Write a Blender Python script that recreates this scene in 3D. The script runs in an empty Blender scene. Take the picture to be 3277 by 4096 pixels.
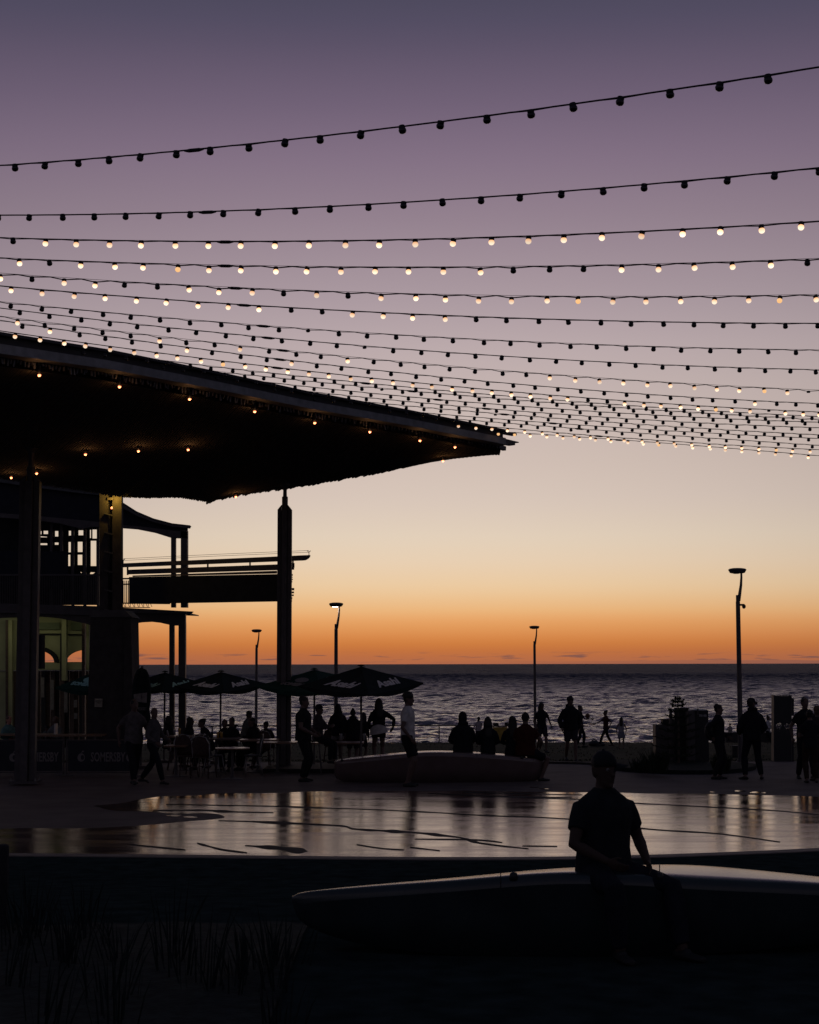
import bpy, math, random
from mathutils import Vector, Matrix, noise
from mathutils.geometry import tessellate_polygon
random.seed(7)
S = bpy.context.scene
COL = S.collection
R = math.radians

# ------------------------------------------------------------------ camera
F = 6827.0; TH = R(5.09); RO = R(0.1); EYE = Vector((0, 0, 2.5))
fw = Vector((0, math.cos(TH), math.sin(TH)))
_r = Vector((1, 0, 0)); _u = _r.cross(fw)
RT = _r * math.cos(RO) - _u * math.sin(RO)
UP = _u * math.cos(RO) + _r * math.sin(RO)
cam = bpy.data.cameras.new("camera"); camo = bpy.data.objects.new("camera", cam); COL.objects.link(camo)
cam.sensor_fit = 'HORIZONTAL'; cam.sensor_width = 24.0; cam.lens = 24.0 * F / 3277
cam.clip_start = 0.1; cam.clip_end = 60000
camo.matrix_world = Matrix(((RT.x, UP.x, -fw.x, EYE.x), (RT.y, UP.y, -fw.y, EYE.y), (RT.z, UP.z, -fw.z, EYE.z), (0, 0, 0, 1)))
S.camera = camo
def ray(px, py):
    return RT * ((px - 1638.5) / F) + UP * ((2048 - py) / F) + fw
def P(px, py, Y):                       # point seen at a place of the photograph, Y metres down the plaza
    d = ray(px, py); return EYE + d * (Y / d.y)
def G(px, py, z=0.0):                   # where that line of sight meets a level
    d = ray(px, py); return EYE + d * ((z - EYE.z) / d.z)
def proj(p):
    q = Vector(p) - EYE; w = q.dot(fw)
    return 1638.5 + F * q.dot(RT) / w, 2048 - F * q.dot(UP) / w

# ------------------------------------------------------------------ render and sky
S.render.engine = 'CYCLES'
S.view_settings.view_transform = 'Standard'; S.view_settings.look = 'None'
S.view_settings.exposure = 0; S.view_settings.gamma = 1; S.view_settings.use_curve_mapping = False
S.cycles.max_bounces = 6; S.cycles.glossy_bounces = 4; S.cycles.diffuse_bounces = 2
S.cycles.sample_clamp_indirect = 3; S.cycles.use_denoising = True
def lin(c):
    c = c / 255
    return c / 12.92 if c <= 0.04045 else ((c + 0.055) / 1.055) ** 2.4
def L3(r, g, b, a=1): return (lin(r), lin(g), lin(b), a)

W = bpy.data.worlds.new("World"); S.world = W; W.use_nodes = True
nt = W.node_tree; nt.nodes.clear()
def N(t, **k):
    n = nt.nodes.new(t)
    for a, v in k.items(): setattr(n, a, v)
    return n
def link(a, b): nt.links.new(a, b)
def mth(op, a, b=None, c=None, clamp=False):
    n = N('ShaderNodeMath', operation=op, use_clamp=clamp)
    for i, v in enumerate((a, b, c)):
        if v is None: continue
        if isinstance(v, (int, float)): n.inputs[i].default_value = v
        else: link(v, n.inputs[i])
    return n.outputs[0]
tc = N('ShaderNodeTexCoord'); sep = N('ShaderNodeSeparateXYZ'); link(tc.outputs['Generated'], sep.inputs[0])
el = mth('MULTIPLY', mth('ARCSINE', sep.outputs[2]), 180 / math.pi)            # elevation in degrees
SKY = [(-90, (9, 11, 17)), (-1.2, (26, 27, 36)), (-0.05, (150, 92, 66)), (0.0, (172, 103, 74)), (0.25, (186, 109, 67)), (0.46, (196, 115, 62)), (0.71, (208, 127, 65)), (0.96, (218, 140, 78)),
       (1.3, (227, 157, 94)), (1.5, (232, 166, 105)), (1.75, (235, 180, 122)), (2.14, (236, 192, 142)), (2.56, (236, 202, 160)), (3.4, (232, 207, 178)), (4.2, (227, 208, 186)),
       (5.5, (216, 198, 185)), (6.9, (208, 190, 180)), (8.85, (199, 182, 177)), (10.5, (188, 171, 172)), (12.0, (173, 156, 162)), (14.8, (148, 130, 143)), (16.8, (131, 113, 132)),
       (18.6, (112, 97, 118)), (19.5, (103, 90, 111)), (20.3, (93, 83, 104)), (21.2, (83, 77, 98)), (22.2, (75, 72, 91)), (30, (60, 60, 77)), (50, (46, 52, 68)), (90, (42, 50, 65))]
def pos_of(e): return 0.5 + 0.5 * (1 if e >= 0 else -1) * (abs(e) / 90) ** 0.5
sgn = mth('SIGN', el)
rp = mth('ADD', mth('MULTIPLY', mth('MULTIPLY', sgn, mth('SQRT', mth('DIVIDE', mth('ABSOLUTE', el), 90))), 0.5), 0.5)
cr = N('ShaderNodeValToRGB'); els = cr.color_ramp.elements; cr.color_ramp.interpolation = 'LINEAR'
for i, (e, c) in enumerate(SKY):
    t = els[i] if i < 2 else els.new(pos_of(e))
    t.position = pos_of(e); t.color = L3(*c)
link(rp, cr.inputs[0])
# brighter towards the place where the sun went down, a little right of the view's axis
hl = mth('SQRT', mth('ADD', mth('MULTIPLY', sep.outputs[0], sep.outputs[0]), mth('MULTIPLY', sep.outputs[1], sep.outputs[1])))
AZ = R(0.5)
ca = mth('DIVIDE', mth('ADD', mth('MULTIPLY', sep.outputs[0], math.sin(AZ)), mth('MULTIPLY', sep.outputs[1], math.cos(AZ))), mth('MAXIMUM', hl, 0.02))
hf = mth('POWER', mth('MULTIPLY_ADD', ca, 0.5, 0.5, clamp=True), 14.0)
zen = mth('DIVIDE', el, 75, clamp=True)                                         # no azimuth left at the zenith
az_f = mth('ADD', mth('MULTIPLY', mth('SUBTRACT', 1.0, zen), mth('MULTIPLY_ADD', hf, 0.56, 0.44)), mth('MULTIPLY', zen, 0.95))
# low cloud streaks over the horizon
mp = N('ShaderNodeMapping'); mp.inputs['Scale'].default_value = (46, 46, 560); link(tc.outputs['Generated'], mp.inputs[0])
cn = N('ShaderNodeTexNoise'); cn.inputs['Scale'].default_value = 1.0; cn.inputs['Detail'].default_value = 5; link(mp.outputs[0], cn.inputs['Vector'])
cm = N('ShaderNodeMapRange'); cm.inputs['From Min'].default_value = 0.55; cm.inputs['From Max'].default_value = 0.66; link(cn.outputs[0], cm.inputs[0])
band = mth('MULTIPLY', mth('SUBTRACT', 1.0, mth('DIVIDE', mth('ABSOLUTE', mth('SUBTRACT', el, 0.22)), 0.2), clamp=True), 1.5, clamp=True)
bank_n = N('ShaderNodeTexNoise'); mp2 = N('ShaderNodeMapping'); mp2.inputs['Scale'].default_value = (14, 14, 90); link(tc.outputs['Generated'], mp2.inputs[0]); link(mp2.outputs[0], bank_n.inputs['Vector']); bank_n.inputs['Scale'].default_value = 1; bank_n.inputs['Detail'].default_value = 4
bank = mth('MULTIPLY', mth('LESS_THAN', el, mth('MULTIPLY_ADD', bank_n.outputs[0], 0.16, 0.02)), mth('MULTIPLY_ADD', sep.outputs[0], 4.0, 0.0, clamp=True))
cl = mth('MAXIMUM', mth('MULTIPLY', mth('MULTIPLY', cm.outputs[0], band), 0.8), mth('MULTIPLY', bank, 0.45))
mx = N('ShaderNodeMix', data_type='RGBA'); link(cl, mx.inputs[0]); link(cr.outputs[0], mx.inputs[6]); mx.inputs[7].default_value = L3(112, 80, 78)
rear = N('ShaderNodeMix', data_type='RGBA'); rear.inputs[6].default_value = L3(58, 60, 76); link(mx.outputs[2], rear.inputs[7])   # the sky away from the sunset is slate blue
link(mth('ADD', mth('MULTIPLY', mth('SUBTRACT', 1.0, zen), hf), zen, clamp=True), rear.inputs[0])
bg = N('ShaderNodeBackground'); link(rear.outputs[2], bg.inputs[0]); bg.inputs[1].default_value = 1.0
wo = N('ShaderNodeOutputWorld'); link(bg.outputs[0], wo.inputs[0])
W.cycles.sampling_method = 'MANUAL'; W.cycles.sample_map_resolution = 1024

# ------------------------------------------------------------------ materials
_M = {}
def mat(name, col, rough=0.8, var=0.25, scale=3.0, bump=0.0, bscale=20.0, metal=0.0, spec=0.5, stretch=None):
    if name in _M: return _M[name]
    m = bpy.data.materials.new(name); m.use_nodes = True; t = m.node_tree; b = t.nodes['Principled BSDF']
    tcn = t.nodes.new('ShaderNodeTexCoord'); src = tcn.outputs['Object']
    if stretch:
        mpn = t.nodes.new('ShaderNodeMapping'); mpn.inputs['Scale'].default_value = stretch; t.links.new(src, mpn.inputs[0]); src = mpn.outputs[0]
    n = t.nodes.new('ShaderNodeTexNoise'); n.inputs['Scale'].default_value = scale; n.inputs['Detail'].default_value = 5; t.links.new(src, n.inputs['Vector'])
    r = t.nodes.new('ShaderNodeValToRGB'); t.links.new(n.outputs[0], r.inputs[0])
    e = r.color_ramp.elements; e[0].position = 0.3; e[1].position = 0.7
    e[0].color = tuple(c * (1 - var) for c in col) + (1,); e[1].color = tuple(min(1, c * (1 + var)) for c in col) + (1,)
    t.links.new(r.outputs[0], b.inputs['Base Color'])
    b.inputs['Roughness'].default_value = rough; b.inputs['Metallic'].default_value = metal; b.inputs['Specular IOR Level'].default_value = spec
    if bump:
        n2 = t.nodes.new('ShaderNodeTexNoise'); n2.inputs['Scale'].default_value = bscale; n2.inputs['Detail'].default_value = 4; t.links.new(src, n2.inputs['Vector'])
        bp = t.nodes.new('ShaderNodeBump'); bp.inputs['Strength'].default_value = bump; bp.inputs['Distance'].default_value = 0.02
        t.links.new(n2.outputs[0], bp.inputs['Height']); t.links.new(bp.outputs[0], b.inputs['Normal'])
    _M[name] = m; return m
def emit(name, col, st, sample=False):
    if name in _M: return _M[name]
    m = mat(name, (0.8, 0.75, 0.7), 0.3, 0.02); b = m.node_tree.nodes['Principled BSDF']
    b.inputs['Emission Color'].default_value = col + (1,); b.inputs['Emission Strength'].default_value = st
    m.cycles.emission_sampling = 'AUTO' if sample else 'NONE'
    return m
M_steel = mat('dark_painted_steel', (0.075, 0.065, 0.065), 0.55, 0.2, 6, 0.1, 60)
M_fascia = mat('grey_steel_fascia', (0.20, 0.205, 0.215), 0.5, 0.25, 5)
M_batten = mat('weathered_timber_batten', (0.085, 0.080, 0.075), 0.85, 0.35, 9, 0.2, 60)
M_roof = mat('roof_sheet', (0.03, 0.03, 0.034), 0.7, 0.2)
M_conc = mat('plaza_concrete', (0.105, 0.082, 0.078), 0.8, 0.28, 1.3, 0.5, 30, spec=0.3)
M_path = mat('path_concrete', (0.13, 0.10, 0.098), 0.85, 0.25, 2, 0.4, 30, spec=0.3)
M_dark = mat('shade_toned_paving', (0.026, 0.036, 0.036), 1.0, 0.35, 4, 0.4, 25, spec=0.0)  # shade over the foreground is put into this dark base colour
M_kerb = mat('pale_kerb_stone', (0.16, 0.125, 0.11), 0.7, 0.2, 4, 0.3, 40)
M_grass = mat('lawn_grass', (0.019, 0.025, 0.014), 0.95, 0.4, 3, 0.8, 12, spec=0.1)
M_soil = mat('garden_soil', (0.018, 0.024, 0.024), 0.95, 0.4, 8, 0.6, 30, spec=0.1)
M_leaf = mat('dark_foliage', (0.022, 0.030, 0.018), 0.8, 0.5, 8, spec=0.2)
M_sand = mat('beach_sand', (0.16, 0.13, 0.10), 0.95, 0.2, 0.4, 0.4, 6)
M_render = mat('grey_cement_render', (0.062, 0.056, 0.056), 0.9, 0.2, 5, 0.4, 50, spec=0.2)
M_trim = mat('pale_roof_trim', (0.085, 0.085, 0.088), 0.8, 0.2, 4)
M_awn = mat('navy_awning_cloth', (0.014, 0.016, 0.026), 0.9, 0.2, 5)
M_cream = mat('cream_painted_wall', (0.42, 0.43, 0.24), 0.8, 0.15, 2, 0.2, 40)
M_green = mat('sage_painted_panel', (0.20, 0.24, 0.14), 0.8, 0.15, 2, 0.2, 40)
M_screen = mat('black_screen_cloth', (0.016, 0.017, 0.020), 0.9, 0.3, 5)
M_timber = mat('brown_stained_timber', (0.085, 0.055, 0.042), 0.6, 0.35, 6, 0.2, 40, stretch=(1, 6, 6))
M_top = mat('glossy_table_timber', (0.20, 0.115, 0.07), 0.3, 0.3, 6, stretch=(1, 8, 8))
M_chair = mat('red_brown_chair_cane', (0.055, 0.026, 0.020), 0.65, 0.3, 20)
M_alu = mat('brushed_aluminium_tube', (0.30, 0.29, 0.28), 0.35, 0.1, 20, metal=0.8)
M_black = mat('black_plastic', (0.015, 0.015, 0.017), 0.6, 0.2, 10)
M_umb = mat('black_green_umbrella_cloth', (0.010, 0.017, 0.018), 0.85, 0.25, 6, 0.2, 80, spec=0.2)
M_umbg = mat('bottle_green_umbrella_cloth', (0.008, 0.040, 0.030), 0.85, 0.25, 6, spec=0.2)
M_print = mat('pale_print_ink', (0.75, 0.72, 0.70), 0.8, 0.15, 14)
M_dimprint = mat('faded_print_ink', (0.22, 0.20, 0.19), 0.8, 0.2, 14)
M_mint = mat('mint_print_ink', (0.35, 0.60, 0.54), 0.8, 0.15, 14)
M_ban = mat('navy_banner_vinyl', (0.012, 0.014, 0.022), 0.6, 0.25, 3, 0.1, 10)
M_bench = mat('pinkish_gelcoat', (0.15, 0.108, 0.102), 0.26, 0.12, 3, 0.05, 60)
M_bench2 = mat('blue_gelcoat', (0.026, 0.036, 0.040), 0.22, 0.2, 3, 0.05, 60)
M_stone = mat('wet_dark_stone', (0.022, 0.019, 0.019), 0.75, 0.4, 7, 0.6, 40, spec=0.25)
M_wire = mat('black_cable_rubber', (0.012, 0.010, 0.011), 0.6, 0.2, 30)
M_glassoff = mat('unlit_bulb_glass', (0.02, 0.017, 0.02), 0.25, 0.2, 20)
M_on = emit('lit_bulb_glass', (1.0, 0.78, 0.52), 2.1)
_t = M_on.node_tree; _b = _t.nodes['Principled BSDF']; _s = _t.nodes.new('ShaderNodeSeparateXYZ'); _c = _t.nodes.new('ShaderNodeTexCoord'); _t.links.new(_c.outputs['Object'], _s.inputs[0])
_m = _t.nodes.new('ShaderNodeMapRange'); _m.inputs['From Min'].default_value = -.035; _m.inputs['From Max'].default_value = -.075; _t.links.new(_s.outputs[2], _m.inputs[0])
_k = _t.nodes.new('ShaderNodeMix'); _k.data_type = 'RGBA'; _k.inputs[6].default_value = (1.0, .50, .22, 1); _k.inputs[7].default_value = (1.0, .80, .60, 1); _t.links.new(_m.outputs[0], _k.inputs[0]); _t.links.new(_k.outputs[2], _b.inputs['Emission Color'])
_o = _t.nodes.new('ShaderNodeObjectInfo'); _r2 = _t.nodes.new('ShaderNodeMapRange'); _r2.inputs['To Min'].default_value = .8; _r2.inputs['To Max'].default_value = 1.7; _t.links.new(_o.outputs['Random'], _r2.inputs[0]); _t.links.new(_r2.outputs[0], _b.inputs['Emission Strength'])
M_on2 = emit('dim_lit_bulb_glass', (1.0, 0.55, 0.22), 1.0)
M_down = emit('downlight_lens', (1.0, 0.24, 0.10), 3.4, True)
M_lamp = emit('street_lamp_lens', (1.0, 0.90, 0.84), 14, True)
M_paper = mat('notice_paper', (0.36, 0.33, 0.26), 0.8, 0.15, 30)
M_yel = mat('yellow_table_cloth', (0.42, 0.27, 0.05), 0.8, 0.2, 6)
M_white = mat('white_plastic', (0.6, 0.58, 0.55), 0.5, 0.1)
M_skin = mat('skin', (0.11, 0.065, 0.05), 0.6, 0.12, 10)
M_hair = mat('dark_hair', (0.014, 0.010, 0.009), 0.7, 0.4, 60)
M_hair2 = mat('light_brown_hair', (0.10, 0.06, 0.035), 0.7, 0.3, 60)
M_shoe = mat('dark_shoe', (0.012, 0.011, 0.012), 0.7, 0.2)

# ------------------------------------------------------------------ builders
def tag(o, label=None, cat=None, group=None, kind=None):
    if label: o['label'] = label
    if cat: o['category'] = cat
    if group: o['group'] = group
    if kind: o['kind'] = kind
    return o
def thing(name, loc, label, cat, group=None, yaw=0):
    o = bpy.data.objects.new(name, None); COL.objects.link(o); o.location = loc; o.rotation_euler = (0, 0, yaw)
    o.empty_display_size = 0.2
    return tag(o, label, cat, group)
def mlink(name, me, m, parent=None, local=False):
    o = bpy.data.objects.new(name, me); COL.objects.link(o)
    if m and not me.materials: me.materials.append(m)
    if parent:
        o.parent = parent
        if not local and parent.parent is None:
            o.matrix_parent_inverse = (Matrix.Translation(parent.location) @ parent.rotation_euler.to_matrix().to_4x4()).inverted()
    return o
class MB:
    def __init__(s): s.v = []; s.f = []
    def add(s, vs, fs):
        k = len(s.v); s.v += [tuple(v) for v in vs]; s.f += [tuple(i + k for i in f) for f in fs]; return s
    def hexa(s, p):                     # 8 corners: bottom 4 then top 4
        return s.add(p, [(3, 2, 1, 0), (4, 5, 6, 7), (0, 1, 5, 4), (1, 2, 6, 5), (2, 3, 7, 6), (3, 0, 4, 7)])
    def box(s, a, b):
        x0, y0, z0 = a; x1, y1, z1 = b
        return s.hexa([(x0, y0, z0), (x1, y0, z0), (x1, y1, z0), (x0, y1, z0), (x0, y0, z1), (x1, y0, z1), (x1, y1, z1), (x0, y1, z1)])
    def bar(s, a, b, w, h, up=(0, 0, 1)):
        a = Vector(a); b = Vector(b); t = (b - a).normalized(); u = Vector(up)
        l = t.cross(u); l = l.normalized() if l.length > 1e-5 else Vector((1, 0, 0)); u = l.cross(t)
        l = l * w / 2; u = u * h / 2
        return s.hexa([a - l - u, a + l - u, b + l - u, b - l - u, a - l + u, a + l + u, b + l + u, b - l + u])
    def tube(s, pts, r, n=8, cap=True):
        pts = [Vector(p) for p in pts]; rs = r if isinstance(r, (list, tuple)) else [r] * len(pts)
        k = len(s.v); prev = None
        for i, p in enumerate(pts):
            t = (pts[min(i + 1, len(pts) - 1)] - pts[max(i - 1, 0)]).normalized()
            if prev is None:
                prev = t.cross(Vector((0, 0, 1)))
                if prev.length < 1e-3: prev = Vector((1, 0, 0))
            l = (prev - t * prev.dot(t)).normalized(); prev = l; d = t.cross(l)
            for j in range(n):
                a = 2 * math.pi * j / n; s.v.append(tuple(p + (l * math.cos(a) + d * math.sin(a)) * rs[i]))
        for i in range(len(pts) - 1):
            for j in range(n):
                a = k + i * n + j; b = k + i * n + (j + 1) % n; s.f.append((a, b, b + n, a + n))
        if cap:
            s.f.append(tuple(k + j for j in reversed(range(n)))); s.f.append(tuple(k + (len(pts) - 1) * n + j for j in range(n)))
        return s
    def ball(s, c, r, n=10, m=6, sq=(1, 1, 1)):
        c = Vector(c); k = len(s.v)
        for i in range(1, m):
            a = math.pi * i / m
            for j in range(n):
                b = 2 * math.pi * j / n
                s.v.append((c.x + r * sq[0] * math.sin(a) * math.cos(b), c.y + r * sq[1] * math.sin(a) * math.sin(b), c.z + r * sq[2] * math.cos(a)))
        s.v.append((c.x, c.y, c.z + r * sq[2])); s.v.append((c.x, c.y, c.z - r * sq[2])); T = len(s.v) - 2
        for i in range(m - 2):
            for j in range(n):
                a = k + i * n + j; b = k + i * n + (j + 1) % n; s.f.append((a, a + n, b + n, b))
        for j in range(n):
            s.f.append((T, k + j, k + (j + 1) % n)); a = k + (m - 2) * n; s.f.append((T + 1, a + (j + 1) % n, a + j))
        return s
    def lathe(s, c, prof, n=12):        # prof: (radius, z)
        c = Vector(c); k = len(s.v)
        for r, z in prof:
            for j in range(n):
                a = 2 * math.pi * j / n; s.v.append((c.x + r * math.cos(a), c.y + r * math.sin(a), c.z + z))
        for i in range(len(prof) - 1):
            for j in range(n):
                a = k + i * n + j; b = k + i * n + (j + 1) % n; s.f.append((a, b, b + n, a + n))
        s.f.append(tuple(k + j for j in reversed(range(n)))); s.f.append(tuple(k + (len(prof) - 1) * n + j for j in range(n)))
        return s
    def slab(s, outer, holes, off):     # polygon with holes (3D points in one plane) pushed by the vector off
        off = Vector(off); loops = [[Vector(p) for p in outer]] + [[Vector(p) for p in h] for h in holes]
        flat = [p for l in loops for p in l]; tri = tessellate_polygon(loops); n = len(flat); k = len(s.v)
        s.v += [tuple(p) for p in flat] + [tuple(p + off) for p in flat]
        for t in tri: s.f.append((k + t[0], k + t[1], k + t[2])); s.f.append((k + n + t[2], k + n + t[1], k + n + t[0]))
        o = 0
        for l in loops:
            m = len(l)
            for i in range(m):
                a = k + o + i; b = k + o + (i + 1) % m; s.f.append((a, b, b + n, a + n))
            o += m
        return s
    def mesh(s, name, smooth=False):
        me = bpy.data.meshes.new(name); me.from_pydata(s.v, [], s.f); me.update()
        if smooth: me.polygons.foreach_set('use_smooth', [True] * len(me.polygons))
        return me
    def build(s, name, m, parent=None, smooth=False, local=False):
        return mlink(name, s.mesh(name, smooth), m, parent, local)
    def grid(s, rows):                  # rows of equally many points
        k = len(s.v); n = len(rows[0])
        for r in rows: s.v += [tuple(p) for p in r]
        for i in range(len(rows) - 1):
            for j in range(n - 1): a = k + i * n + j; s.f.append((a, a + 1, a + n + 1, a + n))
        return s
def quadpx(pts, Y, depth):              # upright plate whose corners are given in the photograph's pixels
    return MB().slab([P(x, y, Y) for x, y in pts], [], (0, depth, 0))
def text(name, body, size, loc, xdir, ydir, m, parent, shear=0.0, bold=0.0, depth=0.003, align='CENTER', xs=1.0):
    c = bpy.data.curves.new(name, 'FONT'); c.body = body; c.size = size; c.shear = shear; c.extrude = depth; c.offset = bold
    c.align_x = align; c.align_y = 'CENTER'; c.resolution_u = 2; c.materials.append(m)
    o = bpy.data.objects.new(name, c); COL.objects.link(o)
    x = Vector(xdir).normalized(); z = x.cross(Vector(ydir)).normalized(); y = z.cross(x); loc = Vector(loc)
    mw = Matrix(((x.x * xs, y.x, z.x, loc.x), (x.y * xs, y.y, z.y, loc.y), (x.z * xs, y.z, z.z, loc.z), (0, 0, 0, 1)))
    if parent:
        o.parent = parent
        if parent.parent is None and parent.type == 'EMPTY': mw = (Matrix.Translation(parent.location) @ parent.rotation_euler.to_matrix().to_4x4()).inverted() @ mw
    o.matrix_basis = mw
    return o

# ------------------------------------------------------------------ ground
def gz(Y):
    if Y < 14.2: return 0.45
    if Y < 20.5: t = (20.5 - Y) / 6.3; return 0.45 * t * t * (3 - 2 * t)
    if Y < 44: return 0.0
    if Y < 66: t = (Y - 44) / 22; return -0.02 - 0.50 * t
    if Y < 100: t = (Y - 66) / 34; return -0.52 - 4.4 * t
    return -4.92 - 1.6 * min(1, (Y - 100) / 60)
def strip(name, m, Ys, x0=-60, x1=60, nx=60, dz=0, rough=0.0, kind='structure'):
    rows = [[(x0 + (x1 - x0) * i / nx, Y, gz(Y) + dz + (rough * noise.noise(Vector((i * 1.7, Y * 1.3, 0))) if rough else 0)) for i in range(nx + 1)] for Y in Ys]
    return tag(MB().grid(rows).build(name, m, smooth=True), kind=kind)
fr = lambda a, b, n: [a + (b - a) * i / n for i in range(n + 1)]
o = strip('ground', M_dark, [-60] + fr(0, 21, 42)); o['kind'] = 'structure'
strip('plaza', M_conc, fr(21, 42.2, 20))
strip('path', M_path, fr(42.2, 44.6, 4), dz=0.0)
strip('lawn', M_grass, fr(44.6, 66.6, 60), nx=200, rough=0.05)
strip('terrain', M_sand, fr(66.6, 190, 40), x0=-200, x1=200)

# sea
def sea():
    import numpy as np
    rng = np.random.default_rng(3)
    d = [128.0]
    while d[-1] < 1600: d.append(d[-1] + max(0.45, 0.45 * (d[-1] / 330) ** 1.7))
    d = np.array(d); nx = 430
    az = np.linspace(-R(17.5), R(17.5), nx)
    D, A = np.meshgrid(d, az, indexing='ij'); X = D * np.tan(A); Yy = D
    Z = np.zeros_like(X)
    for i in range(84):
        lam = 1.3 * (22 / 1.3) ** (rng.random() ** 1.4); th = rng.normal(0, 0.95); k = 2 * np.pi / lam
        amp = 0.030 * lam * rng.uniform(0.5, 1.2) / (1 + lam / 4.5)
        ph = rng.uniform(0, 6.28); w = k * (X * np.sin(th) + Yy * np.cos(th)) + ph
        mod = 0.6 + 0.4 * np.sin(X * rng.uniform(-.05, .05) + Yy * rng.uniform(-.03, .03) + rng.uniform(0, 6))
        fade = 1.0 if lam > 6 else np.clip(1.3 - D / (180 * lam), 0, 1)
        Z += amp * mod * fade * (1 + np.clip((D - 300) / 500, 0, 1.6)) * (1 - np.abs(np.sin(w / 2)) * 1.3) * 1.0
    for lam, amp, ph in ((38, .22, 1.0), (52, .2, 2.6)):
        w = 2 * np.pi * (Yy + 6 * np.sin(X / 60 + ph)) / lam + ph
        Z += amp * np.exp(-3 * np.sin(w / 2) ** 2) * (0.6 + 0.4 * np.sin(X / 37 + lam + Yy / 45))
    Z = Z - Z.mean()
    Z *= np.clip((1600 - D) / 500, 0, 1)
    V = np.stack([X, Yy, Z - 5.5], -1).reshape(-1, 3)
    nr = len(d); idx = np.arange(nr * nx).reshape(nr, nx)
    q = np.stack([idx[:-1, :-1], idx[:-1, 1:], idx[1:, 1:], idx[1:, :-1]], -1).reshape(-1, 4)
    me = bpy.data.meshes.new('sea'); me.from_pydata(V.tolist(), [], q.tolist()); me.polygons.foreach_set('use_smooth', [True] * len(me.polygons)); me.update()
    m = bpy.data.materials.new('sea_water'); m.use_nodes = True; t = m.node_tree; b = t.nodes['Principled BSDF']
    b.inputs['Base Color'].default_value = (0.026, 0.034, 0.066, 1); b.inputs['Specular IOR Level'].default_value = 0.42; b.inputs['Roughness'].default_value = 0.12; b.inputs['IOR'].default_value = 1.33
    g = t.nodes.new('ShaderNodeNewGeometry')
    h = None
    for sc, st, dist, stretch in ((0.9, .9, 0.75, (0.8, 1, 1)), (3.2, .8, 0.25, (0.9, 1, 1)), (0.12, .8, 3.5, (0.6, 1, 1))):
        mpn = t.nodes.new('ShaderNodeMapping'); mpn.inputs['Scale'].default_value = stretch; t.links.new(g.outputs['Position'], mpn.inputs[0])
        n = t.nodes.new('ShaderNodeTexNoise'); n.inputs['Scale'].default_value = sc; n.inputs['Detail'].default_value = 3; t.links.new(mpn.outputs[0], n.inputs['Vector'])
        bp = t.nodes.new('ShaderNodeBump'); bp.inputs['Strength'].default_value = st; bp.inputs['Distance'].default_value = dist
        t.links.new(n.outputs[0], bp.inputs['Height'])
        if h: t.links.new(h, bp.inputs['Normal'])
        h = bp.outputs[0]
    t.links.new(h, b.inputs['Normal'])
    sx = t.nodes.new('ShaderNodeSeparateXYZ'); t.links.new(g.outputs['Position'], sx.inputs[0])
    for inp, v0, v1 in (('Specular IOR Level', .9, .10), ('Roughness', .09, .56)):      # sky reflection dimmed and blurred with distance, set into the material
        mr = t.nodes.new('ShaderNodeMapRange'); mr.inputs['From Min'].default_value = 170; mr.inputs['From Max'].default_value = 1000; mr.inputs['To Min'].default_value = v0; mr.inputs['To Max'].default_value = v1
        t.links.new(sx.outputs[1], mr.inputs[0]); t.links.new(mr.outputs[0], b.inputs[inp])
    # wind streaks across the water
    mpn = t.nodes.new('ShaderNodeMapping'); mpn.inputs['Scale'].default_value = (.010, .0016, 1); t.links.new(g.outputs['Position'], mpn.inputs[0])
    n = t.nodes.new('ShaderNodeTexNoise'); n.inputs['Scale'].default_value = 1.6; n.inputs['Detail'].default_value = 9; n.inputs['Roughness'].default_value = .75; t.links.new(mpn.outputs[0], n.inputs['Vector'])
    mr = t.nodes.new('ShaderNodeMapRange'); mr.inputs['From Min'].default_value = .40; mr.inputs['From Max'].default_value = .60; mr.inputs['To Min'].default_value = .75; mr.inputs['To Max'].default_value = 1.8; t.links.new(n.outputs[0], mr.inputs[0])
    ml = t.nodes.new('ShaderNodeMath'); ml.operation = 'MULTIPLY'; t.links.new(mr.outputs[0], ml.inputs[0]); t.links.new(b.inputs['Specular IOR Level'].links[0].from_socket, ml.inputs[1]); t.links.new(ml.outputs[0], b.inputs['Specular IOR Level'])
    o = mlink('sea', me, m); tag(o, kind='structure')
    rows = [[(-y * 0.6 + 1.2 * y * i / 12, y, -5.5 - (0.6 if y < 1500 else 0)) for i in range(13)] for y in (1380, 1600, 2500, 4000, 8000, 16000, 32000, 55000)]
    rows2 = [[(sx * (y * math.tan(R(17.5)) - 3), y, -5.55), (sx * (y * 0.31 + 900), y, -5.55)] for sx in (1,) for y in (128, 1600)]
    far = MB().grid(rows)
    for sx in (-1, 1): far.grid([[(sx * (y * math.tan(R(17.4))), y, -5.56), (sx * (y * 0.31 + 900), y, -5.56)] for y in (128, 700, 1600)])
    tag(far.build('ocean_water', m), kind='structure')
sea()

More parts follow.
